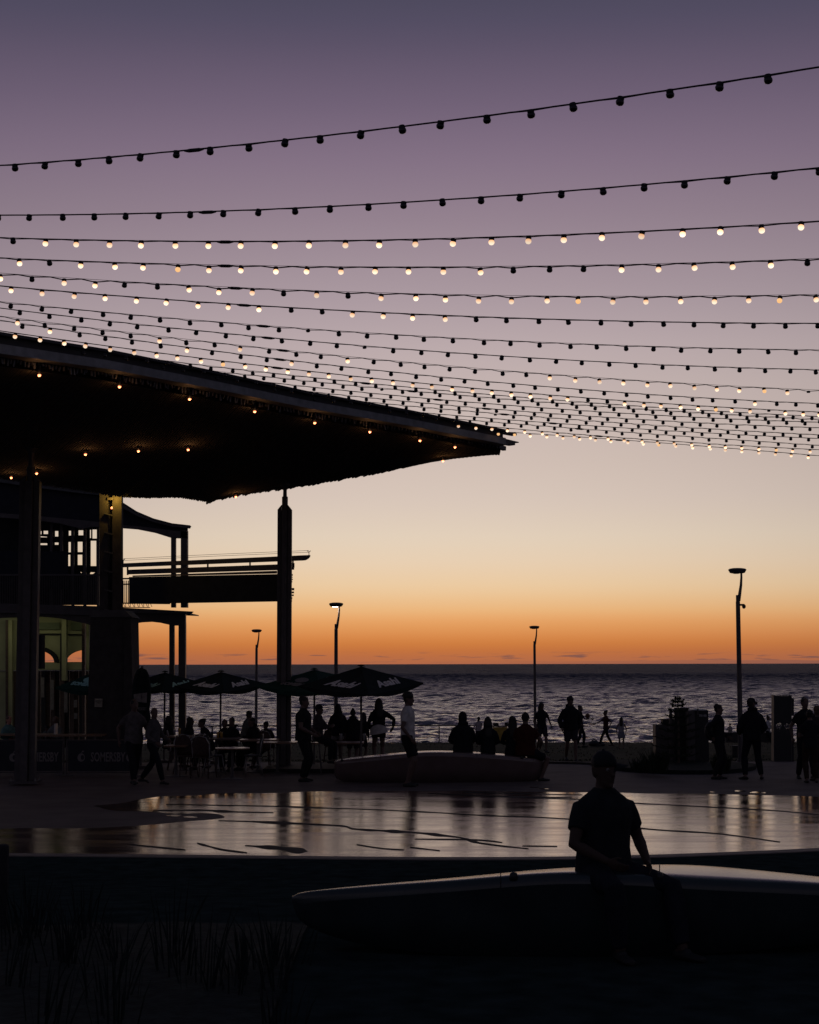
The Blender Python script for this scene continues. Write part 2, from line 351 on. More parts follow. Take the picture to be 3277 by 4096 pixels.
# ------------------------------------------------------------------ splash pool
water = mat('pool_water_film', (0.022, 0.018, 0.017), 0.17, 0.3, 1.2, spec=0.62)
t = water.node_tree; b = t.nodes['Principled BSDF']; g = t.nodes.new('ShaderNodeNewGeometry'); h = None
for sc, st, dist, stc in ((1.0, .18, .014, (0.3, 2.6, 1)), (14, .16, .004, (0.5, 1, 1)), (48, .9, .0014, (.8, 1, 1))):
    mpn = t.nodes.new('ShaderNodeMapping'); mpn.inputs['Scale'].default_value = stc; t.links.new(g.outputs['Position'], mpn.inputs[0])
    n = t.nodes.new('ShaderNodeTexNoise'); n.inputs['Scale'].default_value = sc; n.inputs['Detail'].default_value = 4; t.links.new(mpn.outputs[0], n.inputs['Vector'])
    bp = t.nodes.new('ShaderNodeBump'); bp.inputs['Strength'].default_value = st; bp.inputs['Distance'].default_value = dist
    t.links.new(n.outputs[0], bp.inputs['Height'])
    if h: t.links.new(h, bp.inputs['Normal'])
    h = bp.outputs[0]
t.links.new(h, b.inputs['Normal'])
mpn = t.nodes.new('ShaderNodeMapping'); mpn.inputs['Scale'].default_value = (.35, 1.5, 1); t.links.new(g.outputs['Position'], mpn.inputs[0])
_e = [n_ for n_ in t.nodes if n_.type == 'VALTORGB'][0].color_ramp.elements; _e[0].color = (.05, .033, .025, 1); _e[1].color = (.16, .105, .08, 1)
b.inputs['Metallic'].default_value = .20; b.inputs['Specular Tint'].default_value = (1, .76, .60, 1)     # peach tint put into the water's reflection of the sky
n = t.nodes.new('ShaderNodeTexNoise'); n.inputs['Scale'].default_value = 1.1; n.inputs['Detail'].default_value = 7; n.inputs['Roughness'].default_value = .62; t.links.new(mpn.outputs[0], n.inputs['Vector'])
for inp, f0, f1, v0, v1 in (('Roughness', .38, .62, .06, .22), ('Specular IOR Level', .40, .70, 1.0, .60)):     # thin film breaking up over the slab
    mr = t.nodes.new('ShaderNodeMapRange'); mr.inputs['From Min'].default_value = f0; mr.inputs['From Max'].default_value = f1; mr.inputs['To Min'].default_value = v0; mr.inputs['To Max'].default_value = v1
    t.links.new(n.outputs[0], mr.inputs[0]); t.links.new(mr.outputs[0], b.inputs[inp])
def smoothline(pts, n=8, closed=False):
    out = []; m = len(pts)
    for i in range(m if closed else m - 1):
        p = [Vector(pts[(i + k) % m] if closed else pts[min(max(i + k, 0), m - 1)]) for k in (-1, 0, 1, 2)]
        for j in range(n):
            u = j / n
            out.append(0.5 * ((2 * p[1]) + (p[2] - p[0]) * u + (2 * p[0] - 5 * p[1] + 4 * p[2] - p[3]) * u * u + (-p[0] + 3 * p[1] - 3 * p[2] + p[3]) * u ** 3))
    if not closed: out.append(Vector(pts[-1]))
    return out
near = [(-420, 3412), (0, 3418), (500, 3422), (1100, 3428), (1600, 3433), (2100, 3433), (2500, 3427), (2900, 3414), (3277, 3397), (3800, 3368)]
far_ = [(3800, 3208), (3277, 3186), (2900, 3179), (2500, 3172), (2100, 3167), (1700, 3164), (1200, 3170), (900, 3177), (700, 3185), (560, 3200), (470, 3216), (380, 3222), (420, 3236), (560, 3246), (700, 3256), (860, 3258), (900, 3270), (840, 3282), (700, 3293), (560, 3303), (350, 3311), (0, 3318), (-420, 3328)]
nearw = smoothline([G(*p) for p in near], 6); farw = smoothline([G(*p) for p in far_], 5)
def wob(p, a=0.03): return Vector((p.x, p.y + a * noise.noise(Vector((p.x * 1.3, p.y, 3.1))), 0))
outline = [wob(p, 0.0) for p in nearw] + [wob(p, 0.30) for p in farw]
mb = MB(); pts = [Vector((p.x, p.y, 0.004)) for p in outline]
tri = tessellate_polygon([pts]); mb.add(pts, tri)
o = mb.build('water', water); tag(o, kind='structure')
if o.data.polygons[0].normal.z < 0: o.data.flip_normals()
# stone kerb along the near edge
kb = MB(); a = [Vector((p.x, p.y, 0)) for p in nearw]; rows = []
for i, p in enumerate(a):
    tdir = (a[min(i + 1, len(a) - 1)] - a[max(i - 1, 0)]).normalized(); nrm = Vector((tdir.y, -tdir.x, 0))
    q = p + nrm * 0.30
    rows.append([p + Vector((0, 0, -0.02)), p + Vector((0, 0, 0.014)), p + nrm * 0.02 + Vector((0, 0, 0.02)), q + Vector((0, 0, 0.02)), q + nrm * 0.01 + Vector((0, 0, -0.02))])
tag(kb.grid(rows).build('kerb', M_kerb), kind='structure')
npv = MB().grid([[(r_[3].x, r_[3].y, .008) for r_ in rows], [(r_[3].x * .95, 20.4, gz(20.4) + .006) for r_ in rows]]); tag(npv.build('pavement', M_dark), kind='structure')  # carries the shade-darkened paving up to the kerb
# low dark ribs standing in for shaded ripples on the water
ribs = [[(666, 3219), (951, 3224), (1236, 3231), (1640, 3247), (1925, 3263), (2304, 3280), (2570, 3316), (2874, 3337), (3120, 3370)],
        [(1716, 3176), (2114, 3193), (2295, 3198), (2570, 3216), (3064, 3242), (3330, 3266)],
        [(1850, 3170), (2100, 3177), (2330, 3181)], [(1950, 3188), (2200, 3191), (2290, 3190)],
        [(609, 3245), (808, 3243), (932, 3249), (1094, 3252)], [(875, 3285), (1046, 3290), (1350, 3304), (1427, 3319), (1640, 3331), (1830, 3351), (1925, 3375), (2115, 3398)],
        [(513, 3380), (600, 3388), (742, 3402)], [(789, 3374), (884, 3400), (989, 3414)], [(980, 3385), (1120, 3394), (1179, 3402), (1230, 3406)],
        [(1427, 3380), (1530, 3396), (1617, 3402)], [(1640, 3392), (1760, 3406)], [(2090, 3386), (2230, 3388)], [(1660, 3358), (1900, 3362), (2010, 3372)]]
wid = [(a * 1.25, b * 1.5) for a, b in [(0.05, 0.09), (0.05, 0.08), (.03, .05), (.08, .12), (0.10, 0.14), (0.10, 0.16), (.08, .14), (.07, .12), (.10, .16), (.05, .09), (.05, .09), (.04, .07), (.03, .06)]]
for r_, (w0, w1) in zip(ribs, wid):
    c = smoothline([G(*p) for p in r_], 12); rows = []
    for i, p in enumerate(c):
        u = i / (len(c) - 1); w = (w0 + (w1 - w0) * (0.5 + noise.noise(Vector((p.x * 0.9, p.y * 2, 7))))) * min(1, 6 * u + .1, 6 * (1 - u) + .1)
        w = max(w * (0.50 + 2.4 * abs(noise.noise(Vector((p.x * 2.3, p.y, 1)))) ** 1.3), 0.008)
        y = p.y + 0.05 * noise.noise(Vector((p.x * 1.1, 5, p.y)))
        rows.append([(p.x, y - w, 0.001), (p.x, y - w * 0.5, 0.012), (p.x, y + w * 0.4, 0.014), (p.x, y + w, 0.001)])
    tag(MB().grid(rows).build('ripple_rib', M_stone, smooth=True), kind='structure')
# small puddles on the plaza
for (px, py, w, hh) in ((2175, 3155, 28, 3), (2720, 3168, 14, 2), (2960, 3164, 30, 4), (3030, 3170, 44, 5), (2850, 3168, 16, 2), (1003, 3462, 8, 2), (695, 3262, 46, 6), (760, 3268, 40, 4), (2140, 3149, 30, 2)):
    pts = []
    for j in range(14):
        a = 2 * math.pi * j / 14; k = 0.7 + 0.5 * noise.noise(Vector((math.cos(a), math.sin(a), px)))
        pts.append(G(px + w * math.cos(a) * k, py + hh * math.sin(a) * k, 0.004))
    tag(MB().add(pts, [tuple(range(14))]).build('puddle', water), kind='structure')

# kerb line and planting bed on the plaza's far side
kb = MB(); rows = []
for px, py in ((1800, 3052), (2150, 3054), (2300, 3057), (2500, 3066), (2560, 3074)):
    p = G(px, py); rows.append([p + Vector((0, 0, 0)), p + Vector((0, .02, .05)), p + Vector((0, .35, .05)), p + Vector((0, .37, 0))])
tag(MB().grid(rows).build('path_edge', M_stone), kind='structure')
bed = [G(*p) for p in ((2380, 3060), (2430, 3078), (2560, 3092), (2750, 3098), (2930, 3094), (3020, 3080), (3010, 3068), (2900, 3062), (2700, 3055), (2480, 3052))]
bed = smoothline(bed, 4, True)
tag(MB().slab([(p.x, p.y, 0.001) for p in bed], [], (0, 0, 0.09)).build('garden_bed', M_soil), 'low dark planting bed with a raised edge under the small pine', 'planter')
def tuft(mb, c, h, n, spread, w=0.012):
    for i in range(n):
        a = random.uniform(0, 6.28); r = random.uniform(0, spread); b0 = Vector(c) + Vector((r * math.cos(a), r * math.sin(a), 0))
        hh = h * random.uniform(.55, 1.0); l = random.uniform(.1, .55) * hh; tip = b0 + Vector((math.cos(a) * l, math.sin(a) * l, hh)); mid = b0 * .5 + tip * .5 + Vector((0, 0, hh * .13))
        s = Vector((-math.sin(a), math.cos(a), 0)) * w if random.random() < .5 else Vector((w, 0, 0))
        mb.add([b0 - s, b0 + s, mid + s * .8, mid - s * .8, tip], [(0, 1, 2, 3), (3, 2, 4)])
for i, (px, py, hh, nn, sp) in enumerate(((2620, 3088, .55, 220, .28), (2885, 3086, .45, 160, .2), (2560, 3080, .3, 120, .2))):
    m_ = MB(); c = G(px, py, 0.09); tuft(m_, c, hh, nn, sp, 0.010)
    lb = ['bushy grass tuft left of the small pine in the bed', 'low grass tuft right of the small pine by the standing man', 'smallest grass tuft at the bed edge beside the sitting man'][i]
    tag(m_.build('grass_tuft', M_leaf), lb, 'plant', 'grass tufts in the bed')
# lawn fringe and foreground grass
m_ = MB()
for i in range(9000):
    Y = random.choice((random.uniform(44.8, 46), random.uniform(44.8, 66.4), random.uniform(65.2, 66.5), random.uniform(66.0, 66.6))); x = random.uniform(-.30, .30) * Y
    z = gz(Y); h = random.uniform(.02, .06); l = random.uniform(-.04, .04)
    m_.add([(x - .012, Y, z), (x + .012, Y, z), (x + l, Y + random.uniform(-.03, .03), z + h)], [(0, 1, 2)])
tag(m_.build('grass', M_grass), kind='stuff')
m_ = MB()
for i in range(24):
    px = random.uniform(-100, 1150); Y = random.uniform(9.8, 13.5); x = (px - 1638) / F * Y
    tuft(m_, (x, Y, 0.44), random.uniform(.42, .66) * (1.0 if px < 900 else .8), 14, .20, 0.006)
tag(m_.build('tall_grass', M_soil), kind='stuff')
strip('planting_bed', M_soil, fr(9.2, 13.6, 6), x0=-4.2, x1=-0.8, nx=20, dz=0.03, rough=0.03)

# ------------------------------------------------------------------ canopy with columns
def beam_Y(px): return 27.8 + 12.0 * px / 2025
FRONT = [(-600, 1236), (0, 1338), (400, 1402), (800, 1482), (1200, 1568), (1600, 1641), (2000, 1722)]
def interp(tab, x):
    for (a, *va), (b, *vb) in zip(tab, tab[1:]):
        if x <= b or (b == tab[-1][0]):
            u = (x - a) / (b - a); return [p + (q - p) * u for p, q in zip(va, vb)]
def front(px, dy=0): return P(px, interp(FRONT, px)[0] + dy, beam_Y(px))
# front pixel -> far edge (px, py, Y)
FAR = [(-600, -1100, 1800, 36), (0, -500, 1850, 38), (450, 0, 1905, 40), (900, 490, 1979, 42), (1020, 600, 1982, 42.3), (1130, 713, 1980, 42.7), (1250, 830, 1999, 43), (1350, 943, 1972, 42.6), (1500, 1135, 1944, 42.2), (1600, 1235, 1931, 42), (1750, 1531, 1878, 41.6), (1900, 1772, 1824, 41.2), (2000, 1990, 1789, 40.6)]
def farp(px): a, b, Y = interp(FAR, px); return P(a, b, Y)
TOPB = 62                               # pixel depth of the fascia seen at the near edge
def under(px, t):
    a = front(px) + Vector((0, 0, -0.42)); b = farp(px); p = a.lerp(b, t); p.z -= 0.22 * math.sin(math.pi * t) * 0.5; return p
cano = thing('canopy', P(1135, 3072, 41.3), 'huge dark slatted canopy with a curved underside, standing on two steel columns over the cafe', 'canopy')
pxs = fr(-600, 2000, 64)
mb = MB(); mb.grid([[front(p) + Vector((-.02, 0, .02)) for p in pxs], [farp(p) + Vector((0, 0, .22)) for p in pxs]])
mb.grid([[under(p, t) + Vector((0, 0, .07)) for p in pxs] for t in (0, .15, .3, .45, .6, .75, .9, .985)])
mb.build('roof_sheet', M_roof, cano)
# fascia: top lip, web, lower channel
def run(name, m, z0, z1, d0, d1, pa=-600, pb=2000, out=0.0):
    mb = MB(); A, B = front(pa), front(pb)
    pp = [p for p in fr(-600, 2000, 52) if pa <= p <= pb]
    k = []
    for p in pp:
        c = front(p); tdir = (front(p + 1) - front(p - 1)); n = Vector((tdir.y, -tdir.x, 0)).normalized()
        k.append([c + n * d0 + Vector((0, 0, z0)), c + n * d1 + Vector((0, 0, z0)), c + n * d1 + Vector((0, 0, z1)), c + n * d0 + Vector((0, 0, z1)), c + n * d0 + Vector((0, 0, z0))])
    mb.grid(k); K = [tuple(v) for v in k[-1][:4]]; mb.add(K, [(0, 1, 2, 3)]); K = [tuple(v) for v in k[0][:4]]; mb.add(K, [(3, 2, 1, 0)])
    return mb.build(name, m, cano)
run('top_lip', M_roof, -0.05, 0.0, -.1, .22)
run('fascia', M_roof, -0.19, -0.053, -.1, .10)
run('fascia_channel', M_fascia, -0.34, -0.193, -.06, .19)
run('channel_flange', M_fascia, -0.365, -0.343, -.06, .26)
mb = MB()
for p, L in ((2000, 0.45),):
    a = front(p); tdir = (front(p) - front(p - 20)).normalized()
    mb.bar(a + Vector((0, 0, -.04)), a + tdir * .5 + Vector((0, 0, -.03)), .16, .05)
    mb.bar(a + Vector((0, 0, -.26)), a + tdir * .42 + Vector((0, 0, -.25)), .2, .10)
    mb.bar(a + Vector((0, 0, -.20)), a + tdir * .55 + Vector((0, 0, -.215)), .2, .02)
    q = farp(2000); mb.bar(q + (front(2000) - q) * .06, q + tdir * .25 + Vector((0, 0, .0)), .10, .10)
mb.build('beam_end', M_steel, cano)
# battens: each one a board of its own up to 300, the rest in one part
bats = fr(-560, 2010, 296)
for i, p in enumerate(bats):
    p = min(p, 1999.5) + random.uniform(-1, 1); over = random.uniform(0.994, 1.003) if p < 1250 else random.uniform(.985, 1.025)
    mb = MB(); prev = None
    ts = (0.01, .35, .7, over)
    tops = [under(p, min(t_, 1)) + (farp(p) - front(p)) * max(0, t_ - 1) for t_ in ts]
    dirv = (farp(p) - front(p)); l = Vector((dirv.y, -dirv.x, 0)).normalized() * .016
    rows = []
    for c in tops: rows.append([c - l, c - l - Vector((0, 0, .075)), c + l - Vector((0, 0, .075)), c + l, c - l])
    mb.grid(rows); mb.add(rows[-1][:4], [(0, 1, 2, 3)]); mb.build('batten', M_batten, cano)
# purlin hooks / packers that make the ragged line under the channel
mb = MB()
for i in range(150):
    p = -100 + i * 14 + random.uniform(-3, 3)
    if p > 1995: break
    c = front(p) + Vector((0, 0.1, -.375)); mb.bar(c, c + Vector((random.uniform(-.03, .03), 0.02, -random.uniform(.03, .12))), .03, .03)
o = mb.build('batten_clip', M_fascia, cano); o['kind'] = 'stuff'
# columns
def column(px, py_base, Y, top_pts, w, yneck, ytop):
    base = P(px, py_base, Y); s = F / Y; zt = P(px, ytop, Y).z; zn = P(px, yneck, Y).z
    mb = MB()
    x, y = base.x, base.y; z0 = base.z
    mb.box((x - w * .18, y - w / 2, z0), (x + w * .18, y + w / 2, zt - .12))
    for sx in (-1, 1):
        xa, xb = (x + sx * w * .22, x + sx * w * .5); xa, xb = min(xa, xb), max(xa, xb)
        q = [(xa, y - w * .25, z0), (xb, y - w * .25, z0), (xb, y + w * .25, z0), (xa, y + w * .25, z0)]
        zi, zo = (zt, zt - .12)
        za, zb = (zo, zi) if sx < 0 else (zi, zo)
        q += [(xa, y - w * .25, za), (xb, y - w * .25, zb), (xb, y + w * .25, zb), (xa, y + w * .25, za)]
        mb.hexa(q)
        mb.box((x - w * .23 if sx < 0 else x + w * .175, y - w * .1, z0), (x - w * .175 if sx < 0 else x + w * .23, y + w * .1, zt - .14))
    col = mb.build('column', M_steel, cano)
    MB().lathe((x, y, 0), [(w * .21, zt - .14), (w * .21, zt + .20), (w * .14, zt + .21), (w * .13, zn - .12), (w * .16, zn - .06), (w * .34, zn + .02), (w * .34, zn + .2)], 12).build('column_head', M_steel, col)
    MB().box((x - w * .7, y - w * .6, z0 - .02), (x + w * .7, y + w * .6, z0 + .03)).build('base_plate', M_steel, col)
    b = MB()
    for k in range(4): b.lathe((x + w * .6 * (1 if k % 2 else -1), y + w * .48 * (1 if k // 2 else -1), z0 + .03), [(.02, 0), (.02, .03), (.008, .03), (.008, .06)], 6)
    b.build('anchor_bolt', M_alu, col)
    return col
column(1135, 3068, 41.3, None, 0.345, 1944, 2020)
column(101, 3128, 36.0, None, 0.42, 1800, 1905)
# downlights
def find_under(px, py):
    best = None
    for i in range(131):
        p = -600 + i * 20
        for j in range(41):
            t_ = j / 40; q = under(p, t_); a, b_ = proj(q); e = (a - px) ** 2 + (b_ - py) ** 2
            if best is None or e < best[0]: best = (e, q)
    return best[1]
for px, py in ((160, 1450), (485, 1515), (770, 1560), (1030, 1605), (1265, 1643), (1480, 1680), (1680, 1715), (1828, 1748), (345, 1793), (555, 1785), (760, 1775), (150, 1868), (50, 1895), (943, 1968), (1770, 1820)):
    q = find_under(px, py - 8)
    f = MB().lathe(q + Vector((0, 0, -.16)), [(.028, 0), (.028, .12), (.01, .12), (.01, .2)], 10).build('downlight', M_black, cano, smooth=True)
    MB().ball(q + Vector((0, 0, -.17)), .030, 10, 6).build('lens', M_down, f, smooth=True)
    l = bpy.data.lights.new('downlight_glow', 'POINT'); l.energy = .7; l.color = (1, .45, .16); l.shadow_soft_size = .02
    lo = bpy.data.objects.new('downlight_glow', l); COL.objects.link(lo); lo.location = q + Vector((0, -.05, -.23))

# ------------------------------------------------------------------ festoon strings
zL, zR = 7.75, 7.2
def bulb_meshes():
    so = MB().lathe((0, 0, 0), [(.012, .012), (.030, .008), (.031, -.022), (.026, -.028)], 10).mesh('socket', True)
    prof = [(.016, -.022), (.030, -.034), (.035, -.050), (.032, -.066), (.020, -.080), (.005, -.085)]
    on = MB().lathe((0, 0, 0), prof, 12).mesh('bulb', True); on2 = on.copy(); off = MB().lathe((0, 0, 0), [(.024, -.018), (.035, -.028), (.036, -.044), (.029, -.060), (.012, -.068)], 12).mesh('bulb', True)
    so.materials.append(M_wire); on.materials.append(M_on); on2.materials.append(M_on2); off.materials.append(M_glassoff)
    return so, on, on2, off
SO, ON, ON2, OFF = bulb_meshes()
def rng_in(px, rs): return any(a <= px <= b for a, b in rs)
LIT = {3: [(100, 9000)], 4: [(40, 120), (300, 1950), (2420, 3120)], 5: [(-90, 60), (220, 480), (640, 1040), (1180, 1300), (1450, 9000)], 6: [(-300, 1160), (1290, 1780)],
       9: [(20, 110), (610, 690), (960, 1030), (1300, 1490), (2150, 9000)], 10: [(160, 240), (740, 820), (1080, 1260), (2980, 3060)], 11: [(-300, 2330), (2440, 9000)], 19: [(0, 9000)], 20: [(0, 9000)]}
DIM = {(4, 490), (4, 770), (5, 5), (6, 48), (3, 775)}
STR = {1: (660, 500, 266), 2: (859, 806, 669), 3: (949, 956, 883), 4: (1030, 1067, 1033), 5: (1092, 1174, 1177), 6: (1142, 1254, 1292), 7: (1206, 1341, 1399), 8: (1231, 1397, 1478), 9: (1264, 1449, 1560), 10: (1280, 1494, 1613), 11: (1322, 1527, 1647)}
ANCH = {12: (280, 1589, 1665), 13: (620, 1601, 1676), 14: (840, 1625, 1688), 15: (1030, 1645, 1710), 16: (1230, 1662, 1738), 17: (1500, 1683, 1753), 18: (1650, 1697, 1780), 19: (1790, 1718, 1798), 20: (1955, 1732, 1822)}
FIRST = {1: 30 * 1.9, 2: 0, 3: 57, 4: 77, 5: 3, 6: 48, 7: 48, 8: 84, 9: 68, 10: 88, 11: 68}
LAB = {1: 'unlit festoon string highest over the plaza, nearest to the viewer', 2: 'second highest festoon string, all its bulbs dark', 3: 'topmost festoon string with lit bulbs, glowing along its whole length',
       4: 'second lit festoon string from the top, dark gap right of its middle', 5: 'third lit festoon string from the top, with single dark bulbs scattered on its left half', 6: 'fourth lit festoon string from the top, only its left half glowing',
       7: 'upper of the two dark festoon strings below the four glowing ones', 8: 'lower of the two dark festoon strings below the four glowing ones', 9: 'festoon string lit on its right third with a few stray lit bulbs at left',
       10: 'mostly dark festoon string with a single lit bulb near its right end', 11: 'glowing festoon string that skims the long front edge of the canopy', 12: 'dark festoon string tied to the canopy edge farthest left of those tied there',
       13: 'dark festoon string tied second from the left on the canopy edge', 14: 'dark festoon string tied third from the left on the canopy edge', 15: 'dark festoon string tied near the middle of the canopy edge, fourth from the left', 16: 'dark festoon string tied fifth from the left on the canopy edge',
       17: 'dark festoon string tied sixth from the left on the canopy edge', 18: 'lowest dark festoon string, just above the two glowing ones at the canopy tip', 19: 'upper of the two glowing festoon strings leaving the canopy tip', 20: 'lowest festoon string, glowing, hung from the very tip of the canopy'}
def onplane(px, py, z): return G(px, py, z)
for k in range(1, 21):
    if k in STR:
        yl, ym, yr = STR[k]; A = onplane(0, yl, zL); B = onplane(3277, yr, zR); pm = 1640; lo, hi = -340, 3620
        Yat = lambda x, A=A, B=B: A.y + (B.y - A.y) * (x - A.x) / (B.x - A.x)
    else:
        pa, ym, yr = ANCH[k]; A = front(pa) + Vector((0.05, -.28, -0.10)); B = onplane(3277, yr, zR); pm = 2100; lo, hi = None, 3620
        Yat = lambda x, A=A, B=B: A.y + (B.y - A.y) * (x - A.x) / (B.x - A.x)
    # mid point: intersection of the sight line's plane with the vertical plane through A and B
    d = ray(pm, ym); s_ = (B.y - A.y) / (B.x - A.x); tt = (A.y - s_ * A.x) / (d.y - s_ * d.x); Mi = EYE + d * tt
    xs_, zs_ = (A.x, Mi.x, B.x), (A.z, Mi.z, B.z)
    def zat(x, xs=xs_, zs=zs_):
        r = 0
        for i in range(3):
            q = zs[i]
            for j in range(3):
                if j != i: q *= (x - xs[j]) / (xs[i] - xs[j])
            r += q
        return r
    Lh = math.hypot(1, s_)
    x0 = A.x if lo is None else A.x - 1.6; x1 = B.x + 1.2
    root = thing('string_light', (x0, Yat(x0), zat(x0)), LAB[k], 'string lights', 'festoon light strings over the plaza')
    def pt(x, dz=0): return Vector((x, Yat(x), zat(x) + dz))
    n = int((x1 - x0) / 0.5)
    MB().tube([pt(x) for x in fr(x0, x1, max(n // 2, 12))], 0.003, 5).build('support_wire', M_wire, root)
    sp = (0.43 if k < 11 else 0.37) / Lh
    if k in FIRST:
        # first bulb at its place in the photograph
        dd = ray(FIRST[k], STR[k][0]); tt = (A.y - s_ * A.x) / (dd.y - s_ * dd.x); xb = (EYE + dd * tt).x
        while xb - sp > x0 + .1: xb -= sp
    else: xb = x0 + sp * random.uniform(.3, .9)
    amp = random.uniform(0.010, 0.022) if k > 2 else .008; cab = []; x = xb; bx = []
    i = 0
    cab.append(pt(x0))
    while x < x1 - .05:
        j = random.uniform(-.02, .02)
        bx.append(x + j); x += sp
    for i, xx in enumerate(bx):
        drop = amp * random.uniform(.6, 1.5)
        cab.append(pt(xx - sp * .45, -.004)); cab.append(pt(xx - sp * .15, -drop * .8)); cab.append(pt(xx, -drop)); cab.append(pt(xx + sp * .15, -drop * .8))
        px_, py_ = proj(pt(xx))
        tilt = (random.uniform(-.18, .18), random.uniform(-.22, .22), random.uniform(0, 6.28))
        s_o = mlink('lamp_socket', SO, None, root); s_o.matrix_basis = Matrix.Translation(pt(xx, -drop)) @ Matrix.Rotation(tilt[0], 4, 'X') @ Matrix.Rotation(tilt[1], 4, 'Y')
        lit = k in LIT and rng_in(px_, LIT[k])
        if k == 4 and 2000 < px_ < 2420: lit = False
        me = OFF if not lit else (ON2 if (random.random() < .07 or (k == 4 and abs(px_ - 770) < 60)) else ON)
        if random.random() < 0.008 and k > 2: continue
        bo = mlink('bulb', me, None, s_o)
    cab.append(pt(x1))
    MB().tube(cab, 0.0085 if k < 7 else 0.0062, 5).build('cable', M_wire, root)
    jx = bx[len(bx) // 3] + sp * .5
    MB().tube([pt(jx - .10, -.01), pt(jx - .05, -.012), pt(jx + .05, -.012), pt(jx + .10, -.01)], [.009, .02, .02, .009], 8).build('cable_joint', M_wire, root)

# ------------------------------------------------------------------ surfboard shaped benches
def board(name, label, Fp, Bp, zbase, m, knobs, nseam):
    Fl = smoothline(Fp, 8); Bl = smoothline(Bp, 8); n = len(Fl); rows = []
    c = (sum(Fl, Vector()) + sum(Bl, Vector())) / (2 * n); root = thing(name, (c.x, c.y, zbase), label, 'bench', 'surfboard shaped benches')
    for i in range(n):
        f, b = Fl[i], Bl[i]; u = i / (n - 1); e = max(0.0, 1 - abs(2 * u - 1) ** 5)
        d = b - f; w = d.length; dn = d.normalized() if w > 1e-4 else Vector((0, 1, 0))
        H = max(f.z, b.z) - zbase; r = min(0.05, w * .25 + .006)
        crown = 0.004 * e; ring = []
        und = (0.16 if zbase < .1 else 0.035) * e + .02
        e2 = max(0.0, 1 - abs(2 * u - 1) ** (5 if zbase < .1 else 3)); zb = zbase + (1 - e2) * (.30 if zbase < .1 else .93) * H
        for t_, dz in ((0, -r * 1.6), (.004, -r), (.022, -r * .35), (.06, -.004), (.2, crown * .6), (.5, crown), (.8, crown * .6), (.94, -.004), (.978, -r * .35), (.996, -r), (1, -r * 1.6)):
            ring.append(f + d * t_ + Vector((0, 0, dz)))
        hb = H * .55
        ring += [b - dn * und * .35 + Vector((0, 0, -H * .5 - (0))), Vector((b.x, b.y, zb)) - dn * min(und, w * .45), Vector((f.x, f.y, zb)) + dn * min(und, w * .45), f + dn * und * .35 + Vector((0, 0, -H * .5))]
        for q in ring: q.z = max(q.z, zb)
        ring.append(ring[0].copy()); rows.append(ring)
    mb = MB().grid(rows); mb.add(rows[0][:-1], [tuple(range(len(rows[0]) - 1))]); mb.add(rows[-1][:-1], [tuple(reversed(range(len(rows[0]) - 1)))])
    hull = mb.build('hull', m, root, smooth=True)
    for sm in nseam:
        i = int(sm * (n - 1)); MB().tube([q + Vector((0, 0, .0015)) for q in rows[i][:11]], .004, 5).build('seam', M_stone, root)
    for i_, u in knobs:
        i = min(int(u * (n - 1)), n - 1); p = Fl[i] + (Bl[i] - Fl[i]) * .02
        MB().lathe(p + Vector((0, 0, -.03)), [(.03, 0), (.03, .03), (.022, .045), (.012, .05)], 8).build('skate_stop', M_black, root, smooth=True)
    return root
def Y0(px, py, z): return P(px, py, 36.8)
Fp = [P(1338, 3046, 36.9), P(1368, 3040, 36.55), P(1500, 3027, 36.35), P(1700, 3010, 36.3), P(1850, 3012, 36.35), P(2000, 3022, 36.45), P(2110, 3032, 36.6), P(2160, 3037, 36.85), P(2178, 3043, 37.0)]
Bp = [P(1340, 3044, 36.95), P(1375, 3034, 37.3), P(1500, 3019, 37.5), P(1700, 3002, 37.6), P(1850, 3004, 37.6), P(2000, 3013, 37.5), P(2110, 3024, 37.4), P(2160, 3032, 37.2), P(2177, 3040, 37.05)]
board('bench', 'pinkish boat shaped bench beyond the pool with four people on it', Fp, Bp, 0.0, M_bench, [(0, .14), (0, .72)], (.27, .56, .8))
Fp = [P(1168, 3588, 12.50), P(1230, 3569, 12.42), P(1450, 3548, 12.30), P(1800, 3522, 12.2), P(2200, 3492, 12.15), P(2500, 3495, 12.15), P(2800, 3513, 12.2), P(3277, 3537, 12.3), P(3600, 3568, 12.45), P(3760, 3600, 12.6)]
Bp = [P(1170, 3584, 12.54), P(1232, 3566, 12.62), P(1450, 3543, 12.80), P(1800, 3512, 12.92), P(2200, 3474, 13.0), P(2500, 3458, 13.05), P(2800, 3457, 13.05), P(3277, 3503, 12.95), P(3600, 3550, 12.8), P(3760, 3594, 12.65)]
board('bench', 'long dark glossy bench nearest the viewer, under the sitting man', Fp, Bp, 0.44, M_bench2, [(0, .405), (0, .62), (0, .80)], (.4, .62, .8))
BENCH_Z = P(2425, 3478, 12.7).z

